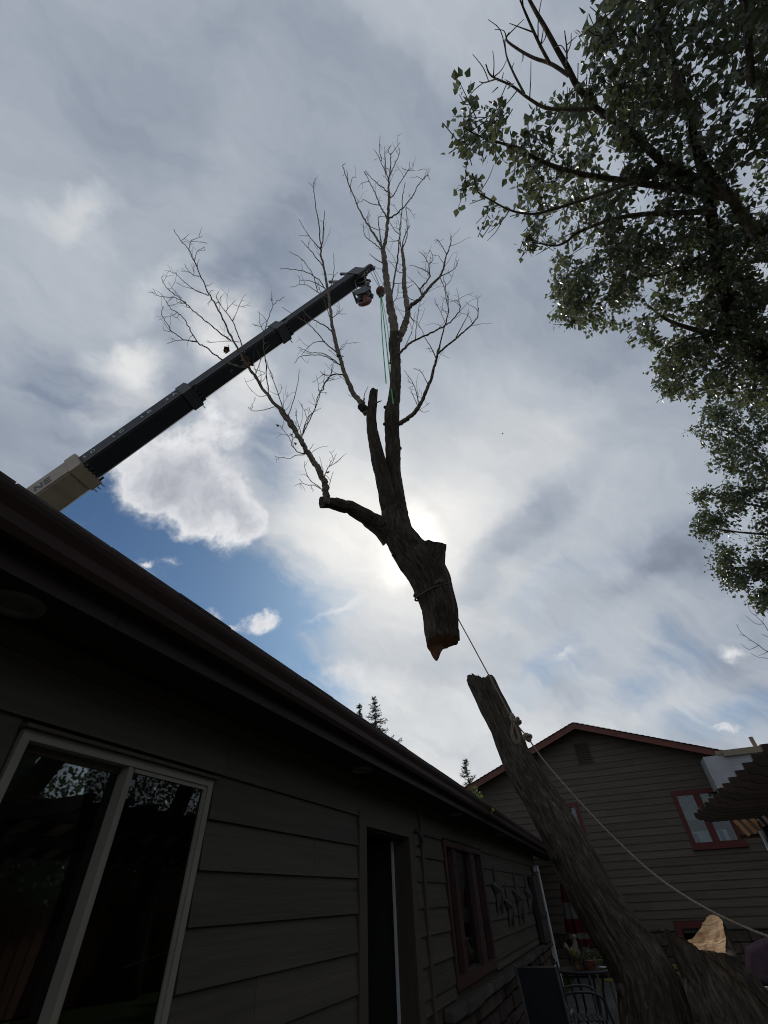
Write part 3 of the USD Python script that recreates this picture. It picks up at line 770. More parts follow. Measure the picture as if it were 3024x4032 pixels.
w3 = red_window(2.252, 3.52, 2.40, 3.712, [(2.34, 2.80), (2.96, 3.40)], 0.112, 'red framed double window with half drawn blinds')
blind(w3, 2.33, 2.81, 3.02, 3.62); blind(w3, 2.95, 3.41, 3.02, 3.62)
obj('storage_bin', box(2.36, 2.79, GY + 0.10, GY + 0.40, 2.40, 2.76), M['blind'], w3)
obj('storage_bin', box(2.97, 3.24, GY + 0.10, GY + 0.40, 2.40, 2.76), M['blind'], w3)
obj('blue_cloth', [cbox(2.40, 2.50, GY + 0.07, GY + 0.098, 2.42, 2.72, 0.012), cbox(3.04, 3.13, GY + 0.07, GY + 0.098, 2.42, 2.74, 0.012)], M['bluecloth'], w3)
w4 = red_window(-1.30, -0.38, 2.57, 3.683, [(-1.19, -0.49)], 0.105, 'red framed window half hidden by the trunk')
blind(w4, -1.19, -0.49, 3.36, 3.575)
w5 = red_window(1.12, 2.2, -0.25, 0.975, [(1.28, 2.05)], 0.13, 'low red framed window at the stone base', sill=False)
blind(w5, 1.27, 2.06, 0.76, 0.84)
# stone base of that house
obj('mortar', [box(a, b, GY - 0.03, GY - 0.001, 0.0, 0.80) for a, b in ((GL, 1.115), (2.205, GR))], M['mortar'], gable)
for a, b in ((-2.4, 1.1), (2.21, 3.6)):
    x = a
    while x < b - 0.02:
        e = min(x + RNG.uniform(0.45, 0.6), b)
        obj('cap_stone', cbox(x + 0.004, e - 0.004, GY - 0.10, GY - 0.001, 0.80, 0.853, 0.015), M['cap'], gable)
        x = e
    z = 0.02
    while z < 0.76:
        h = RNG.choice([0.12, 0.16, 0.2])
        if z + h > 0.70: h = 0.795 - z
        x = a
        while x < b - 0.02:
            e = min(x + RNG.uniform(0.2, 0.5), b)
            obj('stone', cbox(x + 0.006, e - 0.006, GY - 0.075 - RNG.uniform(0, 0.02), GY - 0.02, z + 0.006, z + h - 0.006, 0.014), M['stone'], gable)
            x = e
        z += h
# the grey rendered bay with its coping and flue on the right
BY = 16.25
q0, q1 = on_y(2771, 2984, BY), on_y(2828, 3106, BY)
bx = q0[0]
wv = obj('grey_bay', [box(bx, 5.6, BY, GY - 0.03, q1[2] + 0.02, q0[2] + 0.02)], M['grey_panel'], gable, label='pale grey rendered bay wall right of the gable')
obj('corner_bead', box(bx - 0.012, bx + 0.006, BY - 0.008, BY + 0.01, q1[2], q0[2] + 0.03), M['white'], wv)
obj('coping', [box(bx + 0.49, 5.7, BY - 0.06, GY + 0.4, q0[2] - 0.03, q0[2] + 0.10), box(bx + 0.36, 5.65, BY - 0.02, GY + 0.4, q0[2] + 0.021, q0[2] + 0.125)], M['coping'], wv)
pp = on_y(2985, 2957, BY + 0.4)
obj('flue_pipe', [tube([pp - [0, 0, 0.1], pp + [0, 0, 0.36]], 0.055, 14), ], M['coping'], gable)

# ------------------------------------------------------------------ the tree piece hanging from the crane
c5 = lambda x, y: (1100 + .5425 * x, 500 + .5425 * y)
c4 = lambda x, y: (500 + .5425 * x, 850 + .5425 * y)
c6 = lambda x, y: (1100 + .6329 * x, 1300 + .6329 * y)
HDIR = ray(1710, 2560) * [1, 1, 0]; HDIR /= np.linalg.norm(HDIR)


def lift(p, off=0.0):
    """A point of the leaning plane in which the piece hangs (its foot 6 m away, its top nearly overhead), off metres behind that plane."""
    d = ray(*p)
    h = d @ HDIR
    m = d[2] / h
    s = (6 + off + 0.3 * 2.67) / (1 + 0.3 * m)
    return EYE + d * (s / h)


def pxr(p, r):
    return r * depth_of(p) / FPX


def bark_shape(seed, ridge=0.17, lump=0.13, fine=0.07, lobes=7.0):
    def f(th, s, r):
        x, y = np.cos(th) * np.ones_like(s), np.sin(th) * np.ones_like(s)
        tw = 0.25 * np.sin(s * 1.3 + seed)
        x, y = np.cos(th + tw), np.sin(th + tw)
        s2 = s / np.maximum(r, 0.02) * 0.12
        q = np.stack([x * lobes * 0.55, y * lobes * 0.55, s2 * 1.15 + 0 * x], -1)
        n = meshkit.fbm(q + seed * 7.1, 3, seed)
        rid = 1 - np.abs(2 * n - 1) * 2.2
        q2 = np.stack([x * 1.1, y * 1.1, s2 * 1.3 + 0 * x], -1)
        big = meshkit.fbm(q2 + seed * 3.3, 3, seed + 5) - 0.5
        q3 = np.stack([x * 6, y * 6, s2 * 9 + 0 * x], -1)
        sm = meshkit.fbm(q3, 2, seed + 9) - 0.5
        return 1 + ridge * (0.35 - np.maximum(0, rid - 0.35)) * 0.8 + lump * big * 2 + fine * sm * 2
    return f


def limb(pts, rads, off0=0.0, off1=0.0, sides=40, step=None, seed=1, conv=c6, n=8, **kw):
    """A barked limb through pixels pts with half widths rads (both in the crop that conv turns back)."""
    k = {c6: .6329, c5: .5425, c4: .5425}.get(conv, 1.0)
    o = np.linspace(off0, off1, len(pts))
    P = np.array([lift(conv(*p), q) for p, q in zip(pts, o)])
    R = np.array([pxr(p, r * k) for p, r in zip(P, rads)])
    q, rr = smooth_path(P, R, n)
    return q, rr, tube(q, rr, sides, bark_shape(seed, **kw))


hang = thing('hanging_tree_section', 'bare forked tree section with sawn foot hanging in the air from the crane', 'tree section')


def end_cut(v, rows, sides, at_end, push):
    """Bends the last rings of a tube along its axis: push(theta) metres."""
    V = v.reshape(-1, sides, 3)
    th = np.arange(sides) * 2 * np.pi / sides
    i = -1 if at_end else 0
    ax = V[i].mean(0) - V[i - rows if at_end else rows].mean(0); ax /= np.linalg.norm(ax)
    for k in range(rows):
        w = 1 - k / rows
        j = -1 - k if at_end else k
        V[j] += ax[None] * (push(th) * w)[:, None]
    return V.reshape(-1, 3), V[i], ax


def cap_face(ring, ax, depth, rough, seed, inner=5):
    """A sawn face over a ring of bark: it dips by depth and is a little rough."""
    n = len(ring); c = ring.mean(0)
    vs, fs = [ring + ax * 0.002], []
    rg = np.random.default_rng(seed)
    for k in range(1, inner):
        t = k / inner
        vs.append(ring * (1 - t) + c * t + ax * (0.002 - depth * math.sin(min(1, t * 1.5) * math.pi / 2)) + ax * rg.normal(0, rough, (n, 1)))
    vs.append((c - ax * depth)[None])
    v = np.vstack(vs)
    for k in range(inner - 1):
        for j in range(n):
            a, b = k * n + j, k * n + (j + 1) % n
            fs += [[a, b, b + n], [a, b + n, a + n]]
    k = (inner - 1) * n
    fs += [[k + j, k + (j + 1) % n, inner * n] for j in range(n)]
    return v, np.array(fs)


S = 64
q, rr, (v, f) = limb([(1015, 1935), (1005, 1850), (995, 1740), (965, 1640), (930, 1540), (880, 1450), (805, 1365), (745, 1270), (720, 1180), (712, 1120)], [104, 105, 108, 110, 118, 122, 106, 96, 84, 74], sides=S, n=12, seed=3)
# which way along the ring is screen left?
left = ROT[:, 0] * -1
r0 = v.reshape(-1, S, 3)[0]; c0 = r0.mean(0)
prof = (r0 - c0) @ left / 0.25
far = (r0 - c0) @ HDIR / 0.25
v, ring, ax = end_cut(v, 6, S, False, lambda th: 0.06 * far + 0.19 * np.exp(-((prof - 0.42) / 0.38) ** 2) * (far > -0.35) * np.clip(far + 0.35, 0, 1) + 0.008 * np.sin(th * 9))
trunk = obj('trunk', (v, f[:-(S - 2) * 2]), M['bark'], hang, smooth=50)
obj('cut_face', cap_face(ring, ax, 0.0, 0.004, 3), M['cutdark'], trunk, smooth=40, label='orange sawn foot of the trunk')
# the two upright stems
def limb_obj(name, pts, rads, o0, o1, seed, sides=36, n=10, m='bark', parent=hang, conv=c6, cutend=True, push=None, label=None, **kw):
    q, rr, (v, f) = limb(pts, rads, o0, o1, sides, seed=seed, conv=conv, n=n, **kw)
    fr = f[:-(sides - 2) * 2]
    if push is not None:
        v, ring, ax = end_cut(v, 4, sides, True, push)
    else:
        ring = v.reshape(-1, sides, 3)[-1]; ax = q[-1] - q[-2]; ax /= np.linalg.norm(ax)
    path = obj(name, (v, fr), M[m], parent, smooth=50, label=label)
    if cutend:
        obj('cut_face', cap_face(ring[::-1], ax, 0.004, 0.003, seed, 4), M['weathered'], path, smooth=40)
    return q, rr


limb_obj('stem', [(745, 1230), (690, 1110), (665, 1000), (640, 900), (615, 800), (585, 660), (572, 560), (578, 470), (586, 380)], [60, 56, 50, 46, 42, 35, 31, 28, 25], 0, -0.15, 5, push=lambda th: 0.02 * np.sin(th * 3) + 0.03 * np.cos(th), label='broken off left stem')
limb_obj('stem', [(750, 1240), (742, 1120), (728, 1000), (712, 880), (706, 740), (700, 620), (700, 520), (716, 400), (724, 280), (722, 180), (716, 90), (722, 30)], [58, 52, 46, 43, 45, 43, 45, 36, 32, 31, 34, 34], 0.05, 0.1, 6, cutend=False, label='main upright stem')
limb_obj('stub', [(925, 1560), (945, 1470), (962, 1390), (976, 1326)], [104, 86, 72, 66], -0.02, -0.1, 7, push=lambda th: 0.012 * np.sin(th * 2 + 1) + 0.006 * np.sin(th * 5))
limb_obj('side_limb', [(700, 1275), (640, 1228), (572, 1186), (540, 1162), (470, 1122), (430, 1098), (400, 1100), (345, 1082), (300, 1074), (262, 1072)], [80, 60, 52, 46, 45, 40, 35, 37, 33, 36], 0, -0.7, 8, push=lambda th: 0.012 * np.sin(th * 2), label='sawn side limb to the left')
limb_obj('knob', [(640, 1215), (612, 1190), (592, 1172)], [48, 42, 34], -0.12, -0.2, 9, sides=28)
limb_obj('knob', [(428, 1100), (385, 1074), (345, 1052)], [30, 26, 14], -0.45, -0.55, 10, sides=24)
limb_obj('knob', [(540, 500), (515, 480), (505, 478)], [26, 26, 20], -0.1, -0.2, 12, sides=24)

for kn_, (x, y, r, o) in enumerate([(712, 1400, 16, -.1), (858, 1650, 22, -.05), (660, 480, 12, .05), (655, 585, 10, .05), (752, 735, 12, .1), (688, 205, 8, .1), (1062, 1660, 14, .05), (665, 1000, 9, 0), (588, 800, 9, -.1), (618, 1190, 26, -.15)]):
    kc = lift(c6(x, y), o)
    kv, kf = ball(kc, pxr(kc, r * .6329), 3)
    kv = kc + (kv - kc) * (0.75 + 0.9 * (meshkit.fbm((kv - kc) * 14 + kn_, 3, kn_) - 0.3))[:, None]
    AXIS[0] = np.array([kc - [0, 0, .5], kc, kc + [0, 0, .5]])
    obj('knob', (kv, kf), M['bark'], hang)
# branches: (pixels, half widths at the ends, crop, depth offsets, how many twigs)
BR = [
    # the leader and its forks
    (c5, [(848, 1560), (822, 1400), (798, 1250), (776, 1100), (760, 950), (750, 885)], 34, 15, 0.1, 0.0, 5),
    (c5, [(750, 890), (768, 830), (785, 700), (792, 600), (799, 500), (792, 440), (796, 370), (805, 290), (807, 195)], 14, 2.6, 0.0, -0.1, 12),
    (c5, [(752, 900), (740, 870), (700, 800), (650, 720), (600, 640), (560, 550), (525, 460), (500, 400), (490, 312)], 9, 2, 0.0, 0.5, 5),
    (c5, [(522, 460), (492, 385), (464, 295), (462, 274), (480, 268)], 4, 1.4, 0.4, 0.6, 1),
    (c5, [(515, 430), (530, 370), (560, 365)], 2.5, 1.2, 0.4, 0.5, 1),
    (c5, [(790, 668), (830, 645), (885, 600), (950, 525), (1000, 440), (1045, 378), (1075, 352), (1095, 385)], 5.5, 1.6, 0.0, -0.5, 4),
    (c5, [(1045, 378), (1062, 340), (1066, 302)], 2, 1.2, -0.45, -0.5, 1),
    (c5, [(1040, 380), (1010, 365), (992, 358)], 2, 1.2, -0.45, -0.4, 1),
    (c5, [(788, 672), (765, 630), (730, 570), (700, 490), (655, 395), (615, 326)], 6, 2, 0.0, 0.4, 3),
    (c5, [(655, 395), (620, 400), (592, 410)], 2, 1.2, 0.3, 0.35, 2),
    (c5, [(720, 565), (660, 555), (610, 525), (598, 545)], 3, 1.3, 0.2, 0.4, 1),
    (c5, [(800, 515), (830, 495), (870, 415), (915, 345), (942, 300), (945, 252)], 4, 1.4, 0.0, -0.4, 3),
    (c5, [(935, 318), (905, 305), (888, 295)], 2, 1.1, -0.3, -0.3, 1), (c5, [(935, 312), (960, 315), (985, 318)], 2, 1.1, -0.3, -0.35, 1),
    (c5, [(786, 470), (740, 430), (695, 398), (640, 340), (625, 345)], 4, 1.4, 0.0, 0.4, 3),
    (c5, [(796, 395), (770, 330), (738, 255), (712, 200), (685, 165)], 4, 1.4, 0.0, 0.2, 3),
    (c5, [(800, 350), (830, 290), (860, 220), (875, 170), (860, 150)], 3.4, 1.4, -0.05, -0.2, 3),
    (c5, [(806, 205), (840, 160), (878, 110)], 2.6, 1.3, -0.1, -0.2, 1), (c5, [(806, 205), (790, 170), (812, 135)], 2, 1.1, -0.1, -0.1, 1),
    (c5, [(776, 335), (766, 230), (765, 140)], 3.2, 1.4, 0.0, 0.1, 3), (c5, [(742, 245), (726, 150), (733, 65)], 3, 1.3, 0.1, 0.2, 2),
    (c5, [(742, 985), (700, 960), (655, 920)], 4, 1.8, 0.1, 0.3, 0), (c5, [(735, 885), (690, 845), (630, 800), (610, 740), (615, 690)], 4, 1.2, 0.1, 0.5, 3),
    (c5, [(740, 860), (728, 750), (720, 660), (775, 645)], 5, 1.4, 0.1, 0.2, 3), (c5, [(722, 750), (660, 720), (640, 660), (655, 598)], 2.6, 1.1, 0.15, 0.3, 2),
    # the dark straight shoot
    (c5, [(808, 1270), (835, 1100), (858, 960), (872, 800), (885, 650), (895, 510), (912, 404)], 7, 2.2, -0.1, -0.5, 2),
    (c5, [(872, 780), (830, 740), (798, 680)], 2.6, 1.2, -0.3, -0.3, 1), (c5, [(885, 640), (850, 600), (830, 560)], 2, 1.1, -0.3, -0.3, 1), (c5, [(815, 1280), (850, 1240), (870, 1150)], 3, 1.2, -0.2, -0.3, 2),
    (c5, [(895, 880), (925, 790), (925, 650), (920, 590), (960, 605)], 4, 1.2, 0.2, 0.1, 3),
    # the right-hand stem
    (c5, [(848, 1570), (885, 1500), (912, 1430), (932, 1345), (918, 1250), (908, 1150), (906, 1050), (898, 950), (888, 885)], 27, 9, 0.15, 0.4, 5),
    (c5, [(890, 900), (900, 820), (930, 745), (946, 715)], 5, 1.6, 0.4, 0.5, 3), (c5, [(888, 890), (868, 830), (835, 830), (795, 832)], 4, 1.3, 0.4, 0.6, 2), (c5, [(880, 850), (875, 780), (890, 690)], 3, 1.2, 0.4, 0.4, 2),
    (c5, [(906, 1060), (860, 1050), (830, 1010), (785, 965)], 3, 1.2, 0.4, 0.6, 2), (c5, [(908, 1130), (850, 1135), (800, 1130)], 3, 1.2, 0.4, 0.5, 2),
    (c5, [(935, 1320), (965, 1285), (1010, 1262), (1052, 1210), (1105, 1145), (1162, 1088), (1192, 1015), (1212, 930), (1240, 860), (1246, 785)], 15, 2, 0.2, -0.2, 6),
    (c5, [(1165, 1085), (1230, 1055), (1275, 1025), (1302, 958)], 4, 1.3, 0.0, -0.2, 3), (c5, [(1212, 925), (1185, 870), (1150, 820), (1125, 826)], 3, 1.3, -0.1, 0.1, 2), (c5, [(1195, 990), (1170, 960), (1160, 935)], 2.4, 1.2, -0.1, 0.0, 1),
    (c5, [(1040, 1225), (1026, 1170), (1070, 1120), (1094, 1082), (1066, 1045), (1010, 1020), (945, 1002)], 7, 1.4, 0.1, 0.5, 6), (c5, [(1094, 1085), (1080, 990), (1040, 925), (1012, 903)], 3.4, 1.2, 0.3, 0.3, 3), (c5, [(1085, 1000), (1115, 960), (1100, 905), (1085, 897)], 2.6, 1.2, 0.3, 0.2, 2),
    (c5, [(1030, 1200), (980, 1130), (930, 1085)], 3.5, 1.3, 0.2, 0.5, 3), (c5, [(1165, 1090), (1190, 1150), (1210, 1230), (1222, 1310)], 3, 2, 0.0, 0.1, 1), (c5, [(1000, 1265), (940, 1240), (920, 1180), (960, 1150)], 3, 1.2, 0.2, 0.4, 2),
    (c5, [(1200, 1160), (1245, 1110), (1265, 1050)], 2.4, 1.1, 0.0, -0.1, 1),
    (c5, [(868, 1645), (910, 1605), (960, 1562), (1050, 1520), (1150, 1470), (1222, 1430), (1280, 1372), (1312, 1312), (1290, 1260), (1240, 1272)], 9, 1.6, 0.0, -0.5, 6),
    (c5, [(985, 1545), (1000, 1400), (1020, 1260)], 3.4, 1.4, -0.1, -0.2, 3), (c5, [(1210, 1440), (1185, 1380), (1160, 1320), (1120, 1270)], 2.4, 1.1, -0.3, -0.2, 2), (c5, [(910, 1605), (955, 1500), (990, 1340)], 3, 1.2, -0.1, 0.1, 3), (c5, [(1055, 1520), (1030, 1470), (960, 1390)], 2.4, 1.1, -0.2, 0.0, 2),
    # the lower right branch with its two long tips
    (c6, [(738, 585), (800, 550), (858, 488), (908, 390), (950, 285), (972, 190), (990, 110)], 15, 6, 0.1, -0.7, 3),
    (c5, [(1150, 1640), (1192, 1480), (1226, 1330), (1207, 1170), (1190, 1085)], 6, 1.6, -0.7, -1.0, 4),
    (c5, [(1150, 1645), (1220, 1585), (1310, 1510), (1400, 1430), (1440, 1372), (1445, 1314)], 8, 2.4, -0.7, -1.3, 3), (c5, [(1280, 1530), (1340, 1420), (1382, 1340)], 4, 1.6, -0.9, -1.2, 1), (c5, [(1400, 1425), (1370, 1370), (1300, 1345)], 2.4, 1.1, -1.1, -0.9, 1),
    (c6, [(975, 180), (945, 110), (900, 40)], 4, 1.8, -0.6, -0.5, 2), (c6, [(925, 340), (900, 290), (868, 240)], 3, 1.2, -0.4, -0.3, 2), (c6, [(860, 470), (830, 400), (815, 365)], 2.6, 1.1, -0.2, -0.1, 0), (c6, [(870, 450), (840, 350), (800, 280), (775, 250)], 3, 1.2, -0.2, 0.1, 2), (c6, [(870, 480), (890, 440), (880, 375)], 2.4, 1.1, -0.2, -0.3, 1), (c6, [(865, 488), (895, 510), (932, 502)], 2, 1.0, -0.2, -0.3, 0),
    # the middle left branch
    (c6, [(545, 520), (505, 455), (450, 370), (400, 250), (372, 140), (330, 0)], 19, 9, -0.1, -0.2, 5),
    (c5, [(432, 1665), (408, 1560), (385, 1450), (365, 1290), (345, 1150), (322, 1020), (300, 900), (312, 840), (322, 700), (326, 605)], 14, 2, -0.2, -0.6, 5),
    (c5, [(302, 880), (285, 700), (260, 550), (250, 440), (262, 375)], 4.5, 1.5, -0.5, -0.4, 2), (c5, [(250, 440), (232, 420), (212, 404)], 2, 1.1, -0.4, -0.4, 0),
    (c5, [(302, 895), (260, 845), (212, 785), (140, 668)], 4, 1.8, -0.5, -0.3, 1), (c5, [(212, 790), (180, 790), (142, 787)], 2, 1.2, -0.35, -0.3, 0), (c5, [(312, 1005), (250, 925), (200, 870), (158, 822)], 4, 1.8, -0.4, -0.1, 1),
    (c5, [(330, 1170), (285, 1110), (215, 1065), (140, 1040), (65, 1030), (5, 1032)], 4, 1.5, -0.3, 0.1, 1), (c5, [(275, 1190), (255, 1100), (205, 1010), (140, 940), (70, 905)], 3.6, 1.4, -0.2, 0.2, 1), (c5, [(350, 1190), (280, 1140), (215, 1115), (150, 1115), (148, 1145)], 3.4, 1.3, -0.3, 0.2, 1), (c5, [(345, 1230), (270, 1195), (200, 1150), (150, 1145), (78, 1165)], 3.2, 1.3, -0.3, 0.2, 1),
    (c5, [(358, 1240), (385, 1110), (398, 1000), (390, 910)], 3, 1.4, -0.3, -0.5, 1), (c5, [(380, 1110), (400, 1080), (428, 1048)], 2.4, 1.2, -0.4, -0.5, 0),
    (c5, [(378, 1480), (330, 1442), (250, 1400), (200, 1365), (170, 1330)], 5, 1.8, -0.2, 0.2, 2), (c5, [(372, 1400), (340, 1300), (300, 1200), (270, 1130)], 3, 1.4, -0.2, 0.1, 1), (c5, [(385, 1385), (430, 1350), (462, 1318)], 3, 1.2, -0.3, -0.5, 2), (c5, [(425, 1352), (455, 1358), (485, 1356)], 2, 1.1, -0.4, -0.5, 0),
    (c5, [(440, 1620), (470, 1590), (495, 1545)], 2.6, 1.2, -0.3, -0.4, 1), (c5, [(425, 1650), (330, 1560), (230, 1450), (170, 1400), (20, 1310)], 5, 1.6, -0.2, 0.4, 2), (c5, [(330, 1555), (250, 1565), (190, 1620), (160, 1655)], 3, 1.4, 0.0, 0.3, 1),
    (c6, [(375, 215), (330, 180), (270, 145), (190, 138), (120, 105)], 4, 1.4, -0.2, 0.2, 2), (c6, [(365, 210), (280, 160), (190, 155), (130, 165), (95, 205)], 3.4, 1.4, -0.2, 0.2, 1), (c6, [(402, 278), (340, 275), (290, 320), (270, 370), (240, 410), (225, 480), (180, 560), (140, 660)], 4, 2.2, -0.1, -0.4, 3),
    (c6, [(330, 278), (280, 280), (255, 255)], 2.4, 1.2, 0.0, 0.1, 1), (c6, [(320, 280), (325, 245), (328, 215)], 2, 1.1, 0.0, 0.0, 0),
    (c6, [(520, 470), (530, 400), (552, 350)], 3, 1.4, -0.2, -0.2, 0), (c6, [(530, 455), (525, 440), (530, 425)], 6, 4, -0.2, -0.2, 0), (c6, [(605, 450), (625, 443), (636, 440)], 5, 2.5, -0.2, -0.3, 0),
    # the left branch
    (c6, [(292, 1075), (290, 1010), (285, 960), (250, 880), (200, 795), (165, 745), (130, 680), (80, 590), (40, 530), (0, 478)], 22, 11, -0.7, -1.0, 6),
    (c4, [(1285, 1665), (1200, 1540), (1110, 1410), (1020, 1300), (920, 1150), (872, 1085)], 15, 9, -1.0, -1.2, 6),
    (c4, [(872, 1090), (840, 1030), (800, 960), (740, 850), (685, 725), (640, 640), (590, 560), (540, 450), (490, 335), (440, 235), (390, 180), (338, 98)], 8, 2, -1.2, -1.6, 8),
    (c4, [(880, 1100), (800, 1085), (735, 1068), (655, 1020), (580, 960), (510, 912), (445, 800), (395, 720), (340, 690), (300, 650), (285, 615)], 7, 1.5, -1.2, -0.8, 6),
    (c4, [(515, 915), (400, 890), (322, 832), (262, 735), (250, 690), (268, 658)], 4, 1.4, -1.0, -0.6, 3), (c4, [(510, 915), (420, 900), (340, 910), (290, 927)], 3, 1.4, -1.0, -0.8, 1), (c4, [(330, 840), (270, 830), (262, 800)], 2.2, 1.1, -0.7, -0.6, 0),
    (c4, [(755, 905), (640, 820), (530, 730), (440, 650), (370, 590), (300, 535), (255, 470), (262, 425)], 5, 1.5, -1.4, -1.0, 6), (c4, [(430, 630), (350, 595), (230, 580), (190, 528)], 3, 1.3, -1.1, -0.8, 2), (c4, [(430, 640), (370, 630), (355, 590)], 2, 1.1, -1.1, -1.0, 1), (c4, [(400, 600), (340, 540), (300, 480)], 2.4, 1.1, -1.0, -0.9, 1),
    (c4, [(592, 575), (520, 550), (440, 500), (385, 450), (346, 408)], 3.6, 1.4, -1.4, -1.2, 3), (c4, [(535, 440), (480, 430), (430, 375), (418, 348)], 3, 1.2, -1.5, -1.3, 2), (c4, [(590, 570), (610, 545), (632, 540)], 2, 1.1, -1.4, -1.5, 0),
    (c4, [(855, 1000), (805, 860), (755, 745), (700, 680), (650, 590), (668, 545)], 4.5, 1.4, -1.2, -1.5, 4), (c4, [(765, 760), (800, 690), (805, 665)], 2.2, 1.1, -1.4, -1.5, 1), (c4, [(720, 690), (750, 650), (790, 612)], 2.2, 1.1, -1.4, -1.5, 1), (c4, [(815, 915), (720, 910), (600, 918)], 2.6, 1.2, -1.3, -1.1, 2),
    (c4, [(490, 330), (510, 260), (566, 224)], 2.6, 1.2, -1.5, -1.6, 1), (c4, [(450, 240), (470, 180), (545, 150)], 2.6, 1.2, -1.5, -1.6, 2), (c4, [(395, 180), (420, 160), (452, 128)], 2.2, 1.1, -1.6, -1.6, 1), (c4, [(510, 380), (515, 340), (525, 312)], 2.2, 1.1, -1.5, -1.6, 0),
    (c4, [(1025, 1305), (1012, 1130), (992, 920), (1012, 790), (1060, 650), (1142, 586)], 4.5, 1.5, -1.0, -1.4, 4), (c4, [(1060, 650), (1048, 600), (1047, 545)], 2.4, 1.2, -1.3, -1.3, 1), (c4, [(1000, 850), (965, 780), (958, 690)], 3, 1.2, -1.2, -1.1, 2),
    (c4, [(1140, 1425), (1100, 1300), (1050, 1160), (1005, 1040)], 4, 1.6, -0.9, -1.2, 4), (c4, [(935, 1145), (970, 1050), (992, 985)], 3, 1.3, -1.1, -1.3, 1), (c4, [(920, 1110), (1000, 1140), (960, 1160)], 2.4, 1.2, -1.1, -1.0, 1), (c4, [(1170, 1455), (1212, 1330), (1240, 1210), (1250, 1112)], 3.4, 1.5, -0.9, -1.2, 0),
    (c4, [(1265, 1615), (1310, 1510), (1370, 1385), (1410, 1270), (1440, 1200), (1490, 1155), (1575, 1152)], 4, 1.5, -0.9, -1.2, 6), (c4, [(1270, 1600), (1240, 1500), (1220, 1420)], 3, 1.3, -0.9, -1.0, 2), (c4, [(1490, 1160), (1430, 1150), (1402, 1125)], 2.2, 1.1, -1.1, -1.0, 0), (c4, [(1025, 1300), (960, 1310), (900, 1265)], 2.4, 1.2, -1.0, -0.9, 1), (c4, [(1080, 1385), (980, 1410), (910, 1415), (880, 1390)], 3, 1.3, -1.0, -0.8, 2),
    (c6, [(160, 770), (120, 760), (80, 720), (60, 670), (0, 590)], 4, 1.3, -0.9, -0.6, 3), (c6, [(155, 775), (100, 780), (60, 800), (22, 790)], 3, 1.2, -0.9, -0.7, 1), (c6, [(135, 670), (170, 560), (200, 520), (260, 482)], 3, 1.2, -0.9, -1.2, 3),
    (c6, [(278, 915), (300, 860), (330, 825), (355, 768)], 3, 1.2, -0.8, -1.0, 3), (c6, [(262, 990), (215, 965), (160, 960), (122, 925)], 3, 1.2, -0.7, -0.5, 2), (c6, [(255, 980), (190, 930), (160, 860), (158, 815)], 2.8, 1.2, -0.7, -0.6, 2), (c6, [(300, 1000), (320, 930), (335, 880)], 2.4, 1.2, -0.8, -0.9, 1), (c6, [(185, 750), (205, 720), (212, 705)], 2, 1.1, -0.9, -1.0, 0),
]
rg = np.random.default_rng(5)
dead_spots = []
for bi, (cv, pts, ra, rb, oa, ob, ntw) in enumerate(BR):
    k = .6329 if cv is c6 else .5425
    o = np.linspace(oa, ob, len(pts))
    P = np.array([lift(cv(*p), w) for p, w in zip(pts, o)])
    rad = np.array([pxr(p, r * k) for p, r in zip(P, np.linspace(ra, rb, len(pts)))])
    q, rr = smooth_path(P, rad, 9)
    ln = np.linalg.norm(np.diff(q, axis=0), axis=1).sum()
    amp = min(0.012, 0.006 * ln)
    wob = np.stack([meshkit.noise(np.stack([np.arange(len(q)) * 0.55 + bi * 31.7, np.full(len(q), c * 9.1), np.zeros(len(q))], -1), 3) - 0.5 for c in range(3)], -1)
    q[1:] += wob[1:] * amp * 2.2
    rr = np.maximum(rr, 0.0028) * (1 + 0.10 * np.sin(np.arange(len(rr)) * 2.1 + bi) + rg.uniform(-0.08, 0.08, len(rr)))
    big = ra > 12
    path = obj('branch', tube(q, rr, 20 if big else 7, bark_shape(bi, 0.10, 0.06, 0.06) if big else None), M['branchbark' if ra > 6 else 'twigbark'], hang, smooth=60)
    tw = []
    for t in range(ntw):
        i = int(rg.uniform(0.25 if ra > 6 else 0.35, 0.97) * (len(q) - 2))
        ax = q[i + 1] - q[i]; ax /= np.linalg.norm(ax)
        side = np.cross(ax, rg.normal(0, 1, 3)); side /= np.linalg.norm(side)
        L = rg.uniform(0.16, 0.5) * (1.25 if ra > 6 else 0.8)
        d = ax * rg.uniform(0.35, 1.0) + side * rg.uniform(0.6, 1.1) + np.array([0, 0, 0.25])
        d /= np.linalg.norm(d)
        pts3 = [q[i]]
        for s in range(4):
            d = d + rg.normal(0, 0.20, 3) + np.array([0, 0, 0.06]); d /= np.linalg.norm(d)
            pts3.append(pts3[-1] + d * L / 4)
        tw.append(rod(pts3, [min(rr[i] * 0.7, 0.006), 0.0045, 0.0036, 0.003, 0.0024], 4, 2))
        for s in range(rg.integers(0, 3)):
            b0 = pts3[rg.integers(1, 4)]
            dd = d + rg.normal(0, 0.7, 3); dd /= np.linalg.norm(dd)
            l2 = L * rg.uniform(0.25, 0.5)
            tw.append(rod([b0, b0 + dd * l2 * 0.5 + rg.normal(0, 0.01, 3), b0 + dd * l2 + [0, 0, 0.02]], [0.0034, 0.0028, 0.0022], 4, 2))
    if tw:
        obj('twigs', tw, M['twigbark'], path, kind='stuff')
